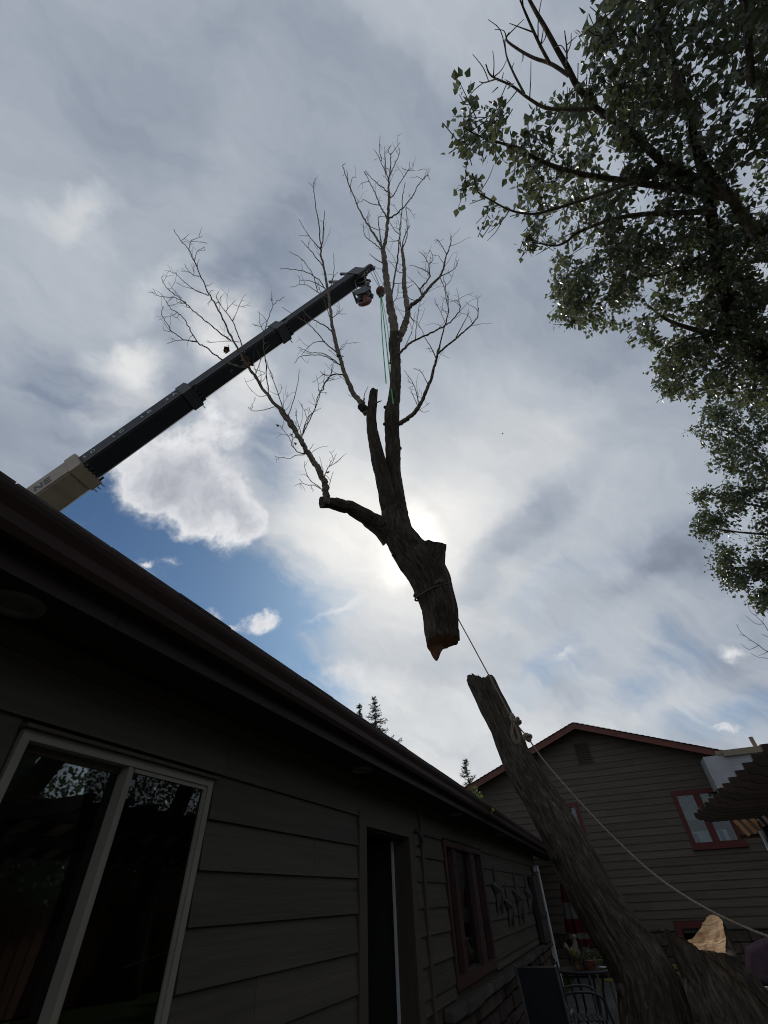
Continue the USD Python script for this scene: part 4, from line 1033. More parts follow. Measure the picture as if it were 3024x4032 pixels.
# a few dry leaves that still hang on
spots = [c4(745, 950), c4(722, 970), c4(870, 1045), c4(880, 1060), c4(765, 1110), c4(1400, 1268), c4(1104, 1522), c4(1192, 1580), c4(1222, 1645), c6(252, 375), c6(75, 645), c6(100, 702), c6(295, 845), c6(312, 885), c6(0, 595), c5(1318, 1515), c6(392, 158)]
offs = [-1.3, -1.3, -1.2, -1.2, -1.3, -1.1, -1.0, -1.0, -0.9, -0.3, -0.9, -0.9, -0.8, -0.8, -0.6, -0.9, -0.2]
for i, (p, o) in enumerate(zip(spots, offs)):
    P = lift(p, o)
    n = 3 if i < 4 else 1
    obj('dry_leaf', leaves(P + rg.normal(0, 0.02 * (n > 1), (n, 3)), rg.normal(0, 1, (n, 3)), rg.uniform(0.07, 0.11, n) * (1.3 if n > 1 else 0.8), rg), M['deadleaf'], hang)

# ------------------------------------------------------------------ the leaning trunk still standing, with its sawn second stem
stump = thing('leaning_trunk', 'thick leaning trunk sawn off high, still rooted beside the patio table', 'tree trunk')
c7s = lambda x, y: (1780 + .3165 * x, 2600 + .3165 * y)          # upper crop
c3 = lambda x, y: (1924 + .663 * x, 2700 + .663 * y)
LP = [((2740, 4620), 6.35, 250), ((2690, 4420), 6.45, 190), ((2640, 4200), 6.6, 148), ((2598, 4032), 6.7, 120), ((2545, 3850), 6.8, 101), ((2432, 3674), 6.95, 82), ((2322, 3500), 7.1, 74), ((2236, 3330), 7.3, 69), ((2142, 3160), 7.5, 60), ((2048, 3010), 7.7, 52), ((1982, 2860), 7.9, 47), ((1925, 2745), 8.1, 45), ((1903, 2700), 8.2, 45)]
P = np.array([at_h(*p, s) for p, s, r in LP])
R_ = np.array([pxr(p, r * 1.13) for p, (_, _, r) in zip(P, LP)])
q, rr = smooth_path(P, R_, 14)
S = 96
v, f = tube(q, rr, S, bark_shape(21, 0.30, 0.08, 0.06, 8.0))
ring = v.reshape(-1, S, 3)[-1]; c0 = ring.mean(0)
lx = (ring - c0) @ left / rr[-1]; fx = (ring - c0) @ HDIR / rr[-1]
v, ring, ax = end_cut(v, 6, S, True, lambda th: 0.20 * np.exp(-((lx - 0.95) / 0.42) ** 2) - 0.05 * np.exp(-((lx - 0.1) / 0.3) ** 2) + 0.045 * np.exp(-((lx + 0.5) / 0.4) ** 2) + 0.012 * np.sin(th * 7))
tk = obj('trunk', (v, f[:-(S - 2) * 2]), M['bark'], stump, smooth=50)
obj('cut_face', cap_face(ring[::-1], ax, 0.02, 0.006, 4), M['cutwood'], tk, smooth=40)
import manifold3d as m3


def sawn(pts, plane, seed, label=None):
    """A barked stem through pixels, cut off along a plane through three points: bark and pale sawn face."""
    P = np.array([at_h(*p, d) for p, d, r in pts])
    R_ = np.array([pxr(p, r) for p, (_, _, r) in zip(P, pts)])
    q, rr = smooth_path(P, R_, 14)
    v, f = tube(q, rr, 84, bark_shape(seed, 0.24, 0.10, 0.06, 8.0))
    a, b, c = plane
    n = np.cross(b - a, c - a); n /= np.linalg.norm(n)
    if n[2] < 0: n = -n
    mf = m3.Manifold(m3.Mesh(np.asarray(v, np.float32), np.asarray(f, np.uint32)))
    if mf.volume() < 0: mf = m3.Manifold(m3.Mesh(np.asarray(v, np.float32), np.asarray(f[:, ::-1], np.uint32)))
    mf = max(mf.trim_by_plane(tuple(-n), float(-(n @ a))).decompose(), key=lambda x: x.volume())
    v, f, _ = meshkit.arrays(mf)
    d = np.abs((v - a) @ n)
    on = (d[f] < 1e-4).all(1)
    path = obj('stem', (v, f[~on]), M['bark'], stump, smooth=50, label=label)
    m = trimesh.Trimesh(v, f[on], process=True)
    for _ in range(5):
        m = m.subdivide_to_size(0.05)
    w = np.array(m.vertices)
    jit = (meshkit.fbm(w * 30, 3, seed) - 0.5) * 0.016 + (meshkit.fbm(w * 7, 2, seed + 1) - 0.5) * 0.02
    obj('cut_face', (w + n * (jit[:, None] + 0.012), np.array(m.faces)), M['cutwood'], path, smooth=35, label='pale slanting sawn face')
    return path


for kn_, (x, y, r, d) in enumerate([(2190, 3378, 20, 7.15), (2385, 3560, 16, 6.85), (2060, 3090, 12, 7.5), (2500, 3720, 20, 6.72), (2450, 3900, 22, 6.6)]):
    kc = at_h(x, y, d)
    kv, kf = ball(kc, pxr(kc, r), 3)
    kv = kc + (kv - kc) * (0.75 + 1.0 * (meshkit.fbm((kv - kc) * 12 + kn_, 3, kn_ + 20) - 0.3))[:, None]
    AXIS[0] = np.array([kc - [0, 0, .5], kc, kc + [0, 0, .5]])
    obj('burl', (kv, kf), M['bark'], stump)
# the second stem: it ends in a broad slanting sawn face that looks at the viewer
OUT = np.array([(2707, 3711), (2735, 3690), (2758, 3662), (2779, 3624), (2803, 3602), (2828, 3611), (2844, 3627), (2851, 3665), (2861, 3712), (2858, 3748), (2850, 3778), (2828, 3811), (2790, 3776), (2750, 3744)], float)
per = np.concatenate([[0], np.cumsum(np.linalg.norm(np.diff(np.vstack([OUT, OUT[:1]]), axis=0), axis=1))])
NS = 84
ss = np.linspace(0, per[-1], NS, endpoint=False)
o2 = np.vstack([OUT, OUT[:1]])
px_ = np.stack([np.interp(ss, per, o2[:, k]) for k in (0, 1)], 1)
px_ += np.random.default_rng(8).normal(0, 1.6, px_.shape)
face = np.array([at_h(x, y, 6.28 + (3811 - y) / 209 * 0.52 - (x - 2707) / 154 * 0.05) for x, y in px_])
fc = face.mean(0)
rings = []
path_c = [fc, at_h(2822, 3800, 6.42), at_h(2885, 3900, 6.40), at_h(2975, 4050, 6.36), at_h(3090, 4260, 6.3), at_h(3260, 4560, 6.2)]
path_r = [0, 84, 104, 132, 190, 310]
cq, cr = smooth_path(path_c, [0.3] + [pxr(p, r) for p, r in zip(path_c[1:], path_r[1:])], 10)
tt, fa, fb = frames(cq)
ang = np.arctan2((face - fc) @ fb[0], (face - fc) @ fa[0])
ang = np.unwrap(ang)
for k in range(len(cq)):
    w = min(1.0, k / 9.0)
    circ = cq[k] + cr[k] * (np.cos(ang)[:, None] * fa[k] + np.sin(ang)[:, None] * fb[k])
    top = face + (cq[k] - fc)
    rings.append(top * (1 - w) + circ * w)
rings = np.array(rings)
al = np.concatenate([[0], np.cumsum(np.linalg.norm(np.diff(cq, axis=0), axis=1))])
fac = bark_shape(33, 0.26, 0.10, 0.06, 8.0)(ang[None, :], al[:, None], np.full((len(cq), 1), 0.3))
fac[0] = 1; fac[1] = 1 + (fac[1] - 1) * .5
rings = cq[:, None] + (rings - cq[:, None]) * fac[..., None]
ii, jj = np.meshgrid(np.arange(len(cq) - 1), np.arange(NS), indexing='ij')
qd = np.stack([ii * NS + jj, ii * NS + (jj + 1) % NS, (ii + 1) * NS + (jj + 1) % NS, (ii + 1) * NS + jj], -1).reshape(-1, 4)
ff = np.vstack([qd[:, [0, 1, 2]], qd[:, [0, 2, 3]]])
AXIS[0] = cq
m_t = trimesh.Trimesh(rings.reshape(-1, 3), ff, process=False)
nrm_ = np.cross(face[28] - face[0], face[56] - face[0]); nrm_ /= np.linalg.norm(nrm_)
if nrm_ @ (EYE - fc) < 0: nrm_ = -nrm_
if (m_t.face_normals[:len(qd)] * (m_t.triangles_center[:len(qd)] - np.repeat(cq[:-1], NS, 0))).sum() < 0: ff = ff[:, ::-1]
st2 = obj('stem', (rings.reshape(-1, 3), ff), M['bark'], stump, smooth=50, label='second stem sawn slantwise with a pale face')
cvv, cff = cap_face(face, nrm_, 0.012, 0.0, 3, 9)
jit = (meshkit.fbm(cvv * 26, 3, 5) - 0.5) * 0.022
cvv = cvv + nrm_ * (jit + 0.004)[:, None]
tn = np.cross(cvv[cff[0, 1]] - cvv[cff[0, 0]], cvv[cff[0, 2]] - cvv[cff[0, 0]])
obj('cut_face', (cvv, cff if tn @ nrm_ > 0 else cff[:, ::-1]), M['cutwood'], st2, smooth=35, label='pale slanting sawn face')
sawn([((3150, 4560), 5.75, 300), ((3010, 4290), 5.85, 210), ((2910, 4050), 5.95, 150), ((2825, 3880), 6.02, 118), ((2750, 3740), 6.06, 96), ((2705, 3640), 6.1, 84), ((2665, 3520), 6.12, 78)],
     (at_h(2614, 3662, 6.05), at_h(2828, 3832, 6.02), at_h(2722, 3808, 6.5)), 41, 'stub of bark left in front of the sawn face')

# ------------------------------------------------------------------ ropes
def twist(P, r, n=10, k=3):
    """A laid rope: strands wound about the line P."""
    q, _ = smooth_path(P, r, n)
    L = np.concatenate([[0], np.cumsum(np.linalg.norm(np.diff(q, axis=0), axis=1))])
    m = max(8, int(L[-1] / (r * 2.2)))
    m = min(m, 900)
    s = np.linspace(0, L[-1], m)
    q = np.stack([np.interp(s, L, q[:, i]) for i in range(3)], 1)
    t, a, b = frames(q)
    out = []
    for j in range(k):
        ph = s / (r * 9) * 2 * np.pi + j * 2 * np.pi / k
        out.append(tube(q + (a * np.cos(ph)[:, None] + b * np.sin(ph)[:, None]) * r * 0.5, r * 0.58, 5))
    return join(*out)


def knot(c, r, seed):
    rg_ = np.random.default_rng(seed)
    th = np.linspace(0, 2 * np.pi, 40)
    pts = np.stack([(2 + np.cos(3 * th)) * np.cos(2 * th), (2 + np.cos(3 * th)) * np.sin(2 * th), np.sin(3 * th)], 1) * r * 0.85
    A = np.linalg.qr(rg_.normal(0, 1, (3, 3)))[0]
    return tube(pts @ A.T + c, r * 0.95, 6)


def loop_round(c, axis, rad, r, tilt=(0, 0, 0), seed=1, stretch=1.0):
    axis = np.asarray(axis) / np.linalg.norm(axis)
    axis = axis + np.array(tilt); axis /= np.linalg.norm(axis)
    a = np.cross(axis, HDIR); a /= np.linalg.norm(a); b = np.cross(axis, a)
    th = np.linspace(0, 2 * np.pi, 33)
    return np.array([c + (a * math.cos(t) + b * math.sin(t)) * rad * (1 + 0.03 * math.sin(3 * t + seed)) for t in th])


tag_rope = thing('tag_rope', 'long tan rope tied round the hanging trunk and running down to the lower right', 'rope')
ctr = lift(c6(950, 1632)); axd = lift(c6(920, 1560)) - lift(c6(985, 1740))
rad = pxr(ctr, 108 * .6329)
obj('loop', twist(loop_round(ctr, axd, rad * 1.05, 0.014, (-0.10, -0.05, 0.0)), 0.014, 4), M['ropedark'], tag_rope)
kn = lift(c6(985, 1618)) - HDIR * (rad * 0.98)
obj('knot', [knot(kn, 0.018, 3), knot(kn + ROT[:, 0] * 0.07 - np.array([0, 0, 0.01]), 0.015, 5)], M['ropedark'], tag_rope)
rp = [kn + ROT[:, 0] * 0.07, lift(c6(1060, 1700)) - HDIR * rad * 0.6, at_h(1800, 2428, 5.85), at_h(1866, 2550, 5.75), at_h(1945, 2696, 5.65), at_h(2018, 2828, 5.55), at_h(2078, 2905, 5.5), at_h(2150, 3005, 5.43), at_h(2290, 3165, 5.3), at_h(2440, 3320, 5.15), at_h(2600, 3462, 5.0), at_h(2800, 3588, 4.8), at_h(3030, 3690, 4.6), at_h(3300, 3780, 4.4)]
obj('line', twist(rp, 0.0088, 14), M['rope'], tag_rope)
k1, k2, k3 = at_h(2018, 2828, 5.54), at_h(2036, 2842, 5.53), at_h(2078, 2903, 5.49)
obj('knot', [knot(k1, 0.017, 7), knot(k2, 0.017, 8), knot((k1 + k2) / 2, 0.015, 9)], M['rope'], tag_rope)
obj('knot', [knot(k3, 0.016, 11)], M['rope'], tag_rope)
lp = [at_h(*p, 5.52) for p in [(2018, 2836), (2014, 2862), (2013, 2890), (2020, 2915), (2034, 2928), (2046, 2918), (2046, 2895), (2036, 2868), (2026, 2842)]]
lp2 = [at_h(*p, 5.50) for p in [(2026, 2842), (2018, 2880), (2026, 2908), (2036, 2922), (2042, 2905), (2030, 2862), (2022, 2840)]]
obj('bight', [twist(lp, 0.0085, 8), twist(lp2, 0.0075, 8)], M['rope'], tag_rope)
for i, (cc, rw, lab) in enumerate([((706, 805), 45, 'lower'), ((706, 862), 45, 'lowest'), ((723, 190), 33, 'upper')]):
    c_ = lift(c6(*cc), 0.08); ax_ = lift(c6(cc[0], cc[1] - 60), 0.08) - c_
    t = thing('rope_wrap', {'lower': 'rope turn round the upright stem, upper one of the close pair above the fork', 'lowest': 'rope turn round the upright stem, lower one of the close pair above the fork', 'upper': 'thin rope turn high on the upright stem below its fork'}[lab], 'rope')
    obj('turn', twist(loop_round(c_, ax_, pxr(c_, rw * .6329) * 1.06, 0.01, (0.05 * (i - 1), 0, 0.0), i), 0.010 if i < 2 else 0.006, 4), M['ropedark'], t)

# ------------------------------------------------------------------ the crane boom, its ball and block
SL = math.hypot(*lift(c6(705, 460))[:2])
Tp, Lp = at_h(1408, 1092, SL + 0.15), at_r(346, 1845, 12.6)
U = (Tp - Lp) / np.linalg.norm(Tp - Lp)
SIDE = np.cross(U, [0, 0, 1.0]); SIDE /= np.linalg.norm(SIDE)          # towards the viewer's side
if SIDE @ (EYE - Lp) < 0: SIDE = -SIDE
TOP = np.cross(SIDE, U); TOP = TOP if TOP[2] > 0 else -TOP


def along(px, py):
    """How far along the boom's middle line, from Lp, a pixel lies."""
    d = ray(px, py); w = Lp - EYE
    b = U @ d
    return (b * (d @ w) - U @ w) / (1 - b * b)


def bpt(s, a, b):
    return Lp + U * s + SIDE * a + TOP * b


def bbox(s0, s1, a0, a1, b0, b1):
    v = np.array([bpt(s, a, b) for s in (s0, s1) for a in (a0, a1) for b in (b0, b1)])
    m = trimesh.convex.convex_hull(v)
    return np.array(m.vertices), np.array(m.faces)


def section(s0, s1, w, h, c=0.04):
    """A boom section of w x h half sizes, its long edges chamfered."""
    v = np.array([bpt(s, a, b) for s in (s0, s1) for a, b in ((-w, -h + c), (-w + c, -h), (w - c, -h), (w, -h + c), (w, h - c), (w - c, h), (-w + c, h), (-w, h - c))])
    m = trimesh.convex.convex_hull(v)
    return np.array(m.vertices), np.array(m.faces)


crane = thing('crane_boom', 'long telescopic crane boom of dark sections rising over the roof from the left', 'crane boom')
D = lambda x, y: along(x * PW / 1659, y * PW / 1659)
sA, sB, sC, sE = D(190, 1008), D(415, 842), D(612, 708), D(768, 606)
secs = [(-9.0, sA, .315, .345, 'boomtan', 'tan base section with dark lettering'), (sA - 0.5, sB, .248, .270, 'boom', None), (sB - 0.5, sC, .215, .230, 'boom', None), (sC - 0.5, sE, .185, .198, 'boom', None)]
SECP = []
for s0, s1, w, h, m, lab in secs:
    p = obj('boom_section', section(s0, s1, w, h), M[m], crane, label=lab)
    SECP.append(p)
    col = M['boomtan'] if m == 'boomtan' else M['boomgrey']
    if s1 < sE:
        obj('collar', [bbox(s1 - 0.30, s1 - 0.02, -w - .012, w + .012, h - 0.02, h + .018), bbox(s1 - 0.30, s1 - 0.02, -w - .012, w + .012, -h - .018, -h + 0.02), bbox(s1 - 0.30, s1 - 0.02, w - .02, w + .013, -h, h), bbox(s1 - 0.30, s1 - 0.02, -w - .013, -w + .02, -h, h)], col, p)
        for k in range(5):
            obj('wear_pad', bbox(s1 - 0.02, s1 + 0.10, -w + 0.05 + 0.11 * k, -w + 0.09 + 0.11 * k, -h - .008, -h + .03), M['boomgrey'], p)
        obj('bolt', [tube([bpt(s1 - 0.06 - 0.1 * k, -w - 0.02, -h + 0.05), bpt(s1 - 0.05 - 0.1 * k, -w - 0.13, -h + 0.03)], 0.013, 6) for k in range(3 if s1 == sA else 1)], M['steel'], p)
        obj('cable_guide', [tube([bpt(s1 - 0.18, 0.1, h), bpt(s1 - 0.34, 0.1, h + 0.24)], 0.016, 6)] + ([bbox(s1 - 0.25, s1 - 0.05, 0.02, 0.2, h + .03, h + .10)] if s1 == sA else []), M['boomgrey'], p)
# edge strip along the lower side corner of each section
for (s0, s1, w, h, m, lab), p in zip(secs, SECP):
    obj('edge_strip', bbox(max(s0, -9), s1 - 0.31 if s1 < sE else s1 - 0.5, w - 0.004, w + 0.008, -h + 0.035, -h + 0.085), M['boomgrey'] if m == 'boom' else M['boomtan'], p)


def lettering(text, s, height, bcentre, w, m, parent, name='lettering'):
    tm = meshkit.text_mesh(text, height, 0.004, True)
    v = np.array(tm.vertices)
    V = np.array([bpt(s + x, w + 0.002 + z, bcentre - height / 2 + y) for x, y, z in v])
    f = np.array(tm.faces)
    if np.linalg.det(np.array([U, TOP, SIDE])) < 0: f = f[:, ::-1]
    obj(name, (V, f), M[m], parent)


for txt, px in (('1D', (179, 990)), ('1C', (243, 947)), ('1B', (302, 903)), ('1A', (357, 866))):
    lettering(txt[0], D(*px), 0.12, 0.03, .248, 'letter', SECP[1])
    lettering(txt[1], D(*px) + 0.20, 0.14, 0.03, .248, 'letter', SECP[1])
lettering('NE', D(88, 1070), 0.24, -0.03, .315, 'darkletter', SECP[0])
# head of the boom: sheave plates, two ears, nose and dangling block
s = sE
hd = obj('boom_head', [bbox(s - 0.05, s + 0.30, -.20, -.13, -.33, .22), bbox(s - 0.05, s + 0.30, .13, .20, -.33, .22), bbox(s - 0.1, s + 0.12, -.13, .13, -.2, .2), bbox(s + 0.12, s + 0.24, -.13, .13, -.25, -.19)], M['black'], crane)
for k, dx in enumerate((-0.58, -0.12)):
    pts = [(0, 0), (0.34, 0), (0.26, 0.20), (0.25, 0.30), (0.18, 0.36), (0.10, 0.36), (0.05, 0.31), (0.0, 0.27), (0.07, 0.25), (0.09, 0.20)]
    pg = Polygon(pts).difference(Polygon([(0.15 + 0.035 * math.cos(t), 0.30 + 0.035 * math.sin(t)) for t in np.linspace(0, 2 * np.pi, 12)[:-1]]))
    tm = trimesh.creation.extrude_polygon(pg, 0.05, engine='earcut')
    obj('cable_ear', (np.array([bpt(s + dx + x * .42, .130 + z, .180 + y * 1.1) for x, y, z in np.array(tm.vertices)]), np.array(tm.faces)), M['black'], hd)
for a in (-0.075, 0.075):
    th = np.linspace(0, 2 * np.pi, 25)
    obj('sheave', [tube(np.array([bpt(s + 0.10 + 0.17 * math.cos(t), a, -0.12 + 0.17 * math.sin(t)) for t in th]), 0.028, 8, caps=False), tube([bpt(s + 0.10, a - 0.05, -0.12), bpt(s + 0.10, a + 0.05, -0.12)], 0.05, 12)], M['steel'], hd)
ns = obj('boom_nose', [bbox(s + 0.25, s + 0.72, -.09, -.05, -.02, .10), bbox(s + 0.25, s + 0.72, .05, .09, -.02, .10), bbox(s + 0.25, s + 0.45, -.05, .05, 0.0, .03), bbox(s + 0.60, s + 0.74, -.05, .05, -.04, .11), bbox(s + 0.25, s + 0.40, -.08, .08, -.12, -.05), tube([bpt(s + 0.70, 0, .10), bpt(s + 0.69, 0, .22)], 0.012, 6)], M['black'], hd)
nose = bpt(s + 0.70, 0.0, -0.02)
obj('limit_switch', [bbox(s + 0.62, s + 0.70, -0.05, 0.03, -.16, -.06), rod([bpt(s + 0.3, .05, -.08), bpt(s + 0.4, .08, -.22), bpt(s + 0.58, .06, -.10)], 0.006, 5), rod([bpt(s + 0.58, .05, -.08), bpt(s + 0.64, .05, -.2), bpt(s + 0.7, .05, -.22)], 0.005, 5)], M['black'], ns)
# hook block on four falls under the head
hub = at_h(1431, 1160, SL + 0.02)
blk = thing('hook_block', 'heavy black hook block with a reddish hook under the boom head', 'hook block')
E1 = U * [1, 1, 0]; E1 /= np.linalg.norm(E1)
zv = np.array([0, 0, 1.0]); E2 = np.cross(zv, E1)
E1r = E1 * 0.99 + zv * 0.10; E1r /= np.linalg.norm(E1r); zr = np.cross(E1r, E2); zr = zr if zr[2] > 0 else -zr


def bl(x, y, z):
    return hub + E1r * x + E2 * y + zr * z


def hull(pts):
    m = trimesh.convex.convex_hull(np.array(pts)); return np.array(m.vertices), np.array(m.faces)


for y in (-0.13, 0.09):
    obj('cheek_plate', hull([bl(x, y + d, z) for x, z in ((-.20, .16), (.16, .17), (.26, .04), (.22, -.16), (.05, -.24), (-.14, -.18), (-.26, -.02)) for d in (0, 0.035)]), M['black'], blk)
for y in (-0.05, 0.04):
    obj('sheave', [tube(np.array([bl(0.16 * math.cos(t), y, 0.03 + 0.16 * math.sin(t)) for t in np.linspace(0, 2 * np.pi, 25)]), 0.026, 8, caps=False), tube([bl(0, y - 0.03, 0.03), bl(0, y + 0.03, 0.03)], 0.12, 16)], M['steel'], blk)
obj('sheave_guard', [bar(bl(-.22, -.10, .14), bl(.18, -.10, .18), .05, .04), bar(bl(-.22, .1, .14), bl(.18, .1, .18), .05, .04), tube([bl(.19, -.16, .14), bl(.19, .16, .14)], 0.035, 10), tube([bl(-.24, -.16, .02), bl(-.24, .16, .02)], 0.03, 10), ball(bl(.2, -.15, .2), .06)], M['steel'], blk)
hkp = [(0.02, -.22), (0.03, -.34), (.10, -.42), (.11, -.52), (.03, -.60), (-.09, -.60), (-.16, -.53), (-.17, -.46)]
obj('hook', [rod([bl(x, 0, z) for x, z in hkp], [.045, .05, .055, .065, .07, .06, .045, .02], 10, 6), ball(bl(0.02, 0, -.26), .075)], M['hookred'], blk)
for i, (x, y) in enumerate(((-.16, -.05), (.16, -.05), (-.16, .04), (.16, .04))):
    top = bpt(s + 0.10 + (0.17 if x > 0 else -0.17), -0.075 if y < 0 else 0.075, -0.12)
    obj('hoist_cable', tube([bl(x, y, 0.06), top], 0.010, 6), M['cable'], blk)
# overhaul ball
bc = at_h(1499, 1147, SL)
bal = thing('overhaul_ball', 'rust brown steel ball on the hoist line above the green sling', 'crane ball')
obj('weight', lathe([(0.03, 0.125), (0.06, 0.118), (0.10, 0.085), (0.126, 0.03), (0.128, -0.03), (0.108, -0.08), (0.07, -0.115), (0.045, -0.125), (0.04, -0.17), (0.001, -0.17)], bc, 28), M['rust'], bal, smooth=40)
obj('swivel', [rod([bc + [0, 0, 0.12], bc + [0, 0, 0.20]], 0.020, 8), tube(np.array([bc + [0.045 * math.cos(t), 0, 0.245 + 0.045 * math.sin(t)] for t in np.linspace(0, 2 * np.pi, 20)]), 0.022, 8), ball(bc + [-.02, 0, .29], .035)], M['hookred'], bal, smooth=40)
obj('hook', [rod([bc + np.array(p) for p in ((0, 0, -.16), (.02, 0, -.22), (.055, 0, -.26), (.04, 0, -.32), (-.01, 0, -.345), (-.05, 0, -.31), (-.055, 0, -.27))], [.03, .032, .034, .036, .034, .026, .012], 8, 5)], M['black'], bal, smooth=40)
obj('hoist_line', [tube([bc + [0, 0, 0.28], nose + (bc - nose) * [1, 1, 0] * 0.0], 0.010, 6), tube([bc + [-.03, 0, 0.28], nose + U * -0.12], 0.007, 6), rod([bc + [.02, 0, 0.3], bc + [0.07, 0, 0.45], nose + [0.05, 0, -0.1], nose + [0.0, 0, 0.12]], 0.005, 5)], M['cable'], bal)
gs = thing('green_sling', 'bright green lifting sling from the ball down to the upright stem', 'sling')
hkpt = bc + [0, 0, -.32]
for i, (e, mid, w) in enumerate((((664, 330), (652, 0), .012), ((708, 460), (690, 60), .013), ((700, 200), (682, 20), .008))):
    pe = at_h(*c6(*e), SL - 0.30 if i != 0 else SL - 0.05)
    if i == 1: pe = lift(c6(*e), -0.17)
    a_ = hkpt + np.array([0.015 * (i - 1), 0, 0])
    obj('leg', twist([a_, a_ * 0.5 + pe * 0.5 + ROT[:, 0] * 0.02 * (i - 1), pe], w, 10, 3), M['sling'], gs)

# ------------------------------------------------------------------ leafy trees on the right
dz = lambda x, y: (x * PW / 1659, y * PW / 1659)
c7 = lambda x, y: (1724 + .7836 * x, .7836 * y)
c8 = lambda x, y: (2000 + .6329 * x, 1300 + .6329 * y)
rgl = np.random.default_rng(77)
from shapely.geometry import Point


def limb_at(parent, name, pts, ra, rb, cv, r0, r1, m='branchbark', sides=10, seed=1, twigs=0, label=None):
    """A limb through pixels, its distance running from r0 to r1 metres."""
    rs = np.linspace(r0, r1, len(pts))
    P = np.array([at_r(*cv(*p), r) for p, r in zip(pts, rs)])
    rad = np.linspace(ra, rb, len(pts))
    q, rr = smooth_path(P, rad, 8)
    big = ra > 0.05
    path = obj(name, tube(q, rr, 28 if big else sides, bark_shape(seed, 0.12, 0.06, 0.05) if big else None), M[m], parent, smooth=60, label=label)
    tw = []
    for t in range(twigs):
        i = int(rgl.uniform(0.3, 0.98) * (len(q) - 2))
        d = (q[i + 1] - q[i]) / np.linalg.norm(q[i + 1] - q[i]) + rgl.normal(0, 0.7, 3); d /= np.linalg.norm(d)
        L = rgl.uniform(0.10, 0.3)
        tw.append(rod([q[i], q[i] + d * L * .5 + rgl.normal(0, .012, 3), q[i] + d * L + rgl.normal(0, .02, 3) + [0, 0, .03]], [min(rr[i] * .7, .006), .004, .0025], 4, 3))
    if tw:
        obj('twigs', tw, M['twigbark'], path, kind='stuff')
    return q


def inside_depth(rfun, spread):
    return lambda x, y: rfun(x, y) + rgl.uniform(-spread, spread)


def grow_leaves(parent, polys, n_cl, rfun, spread, size, per, mat_, spread_cl=0.22, extra=(), n_single=300, root=None):
    """Clusters of leaves on short twigs through a crown seen through polygons of display pixels."""
    Pn, Dn, Sn, tw = [], [], [], []
    ws = np.array([w for _, w in polys], float)
    n_each = np.round(n_cl * ws / ws.sum()).astype(int)
    spots = []
    for (poly, _), k in zip(polys, n_each):
        pg = Polygon(poly); x0, y0, x1, y1 = pg.bounds
        got = 0
        while got < k:
            x, y = rgl.uniform(x0, x1), rgl.uniform(y0, y1)
            if pg.contains(Point(x, y)):
                # clumps: more leaves where a broad noise is high
                if meshkit.fbm(np.array([x / 42., y / 42., len(polys)]), 3, 4) < rgl.uniform(0.30, 0.58) or rgl.uniform() > (rfun(x, y) / 10.5) ** 2: continue
                spots.append((x, y, rfun(x, y) + rgl.uniform(-spread, spread))); got += 1
    spots += list(extra)
    for x, y, r in spots:
        c = at_r(*dz(x, y), r)
        d = rgl.normal(0, 1, 3); d[2] = d[2] * 0.5 + 0.1; d /= np.linalg.norm(d)
        L = rgl.uniform(0.6, 1.3) * spread_cl * 2
        a, b = c - d * L * .6, c + d * L * .5
        tw.append(tube([a, c + rgl.normal(0, .02, 3), b], [.005, .004, .0025], 4))
        n = int(rgl.integers(int(per * .7), int(per * 1.3)))
        t = rgl.uniform(-0.5, 0.55, n)
        off = rgl.normal(0, 1, (n, 3)); off /= np.linalg.norm(off, axis=1, keepdims=True)
        st = rgl.uniform(0.04, 0.11, n) * spread_cl / 0.22
        Pn.append(c + d * (t * L)[:, None] + off * st[:, None]); Dn.append(off * 0.8 + d * 0.5); Sn.append(rgl.uniform(0.5, 1.3, n) * size)
    Pn, Dn, Sn = np.vstack(Pn), np.vstack(Dn), np.concatenate(Sn)
    v, f = leaves(Pn, Dn, Sn, rgl)
    V = v.reshape(-1, 7, 3)
    cen = V.mean(1); loc = (cen - EYE) @ ROT
    u, w_ = loc[:, 0] / -loc[:, 2] * FPX + PW / 2, PH / 2 - loc[:, 1] / -loc[:, 2] * FPX
    seen = (loc[:, 2] < -0.1) & (u > 0) & (u < PW) & (w_ > 0) & (w_ < PH)
    order = np.argsort(np.where(seen, Sn / np.linalg.norm(cen - EYE, axis=1), 0))[::-1]
    single = order[:n_single]
    rest = np.setdiff1d(np.arange(len(V)), single)
    fol = obj('foliage', (V[rest].reshape(-1, 3), (LEAFF[None] + np.arange(len(rest))[:, None, None] * 7).reshape(-1, 3)), mat_, parent, kind='stuff')
    for i in single:
        obj('leaf', (V[i], LEAFF), mat_, parent)
    obj('twigs', tw, M['twigbark'], parent, kind='stuff')


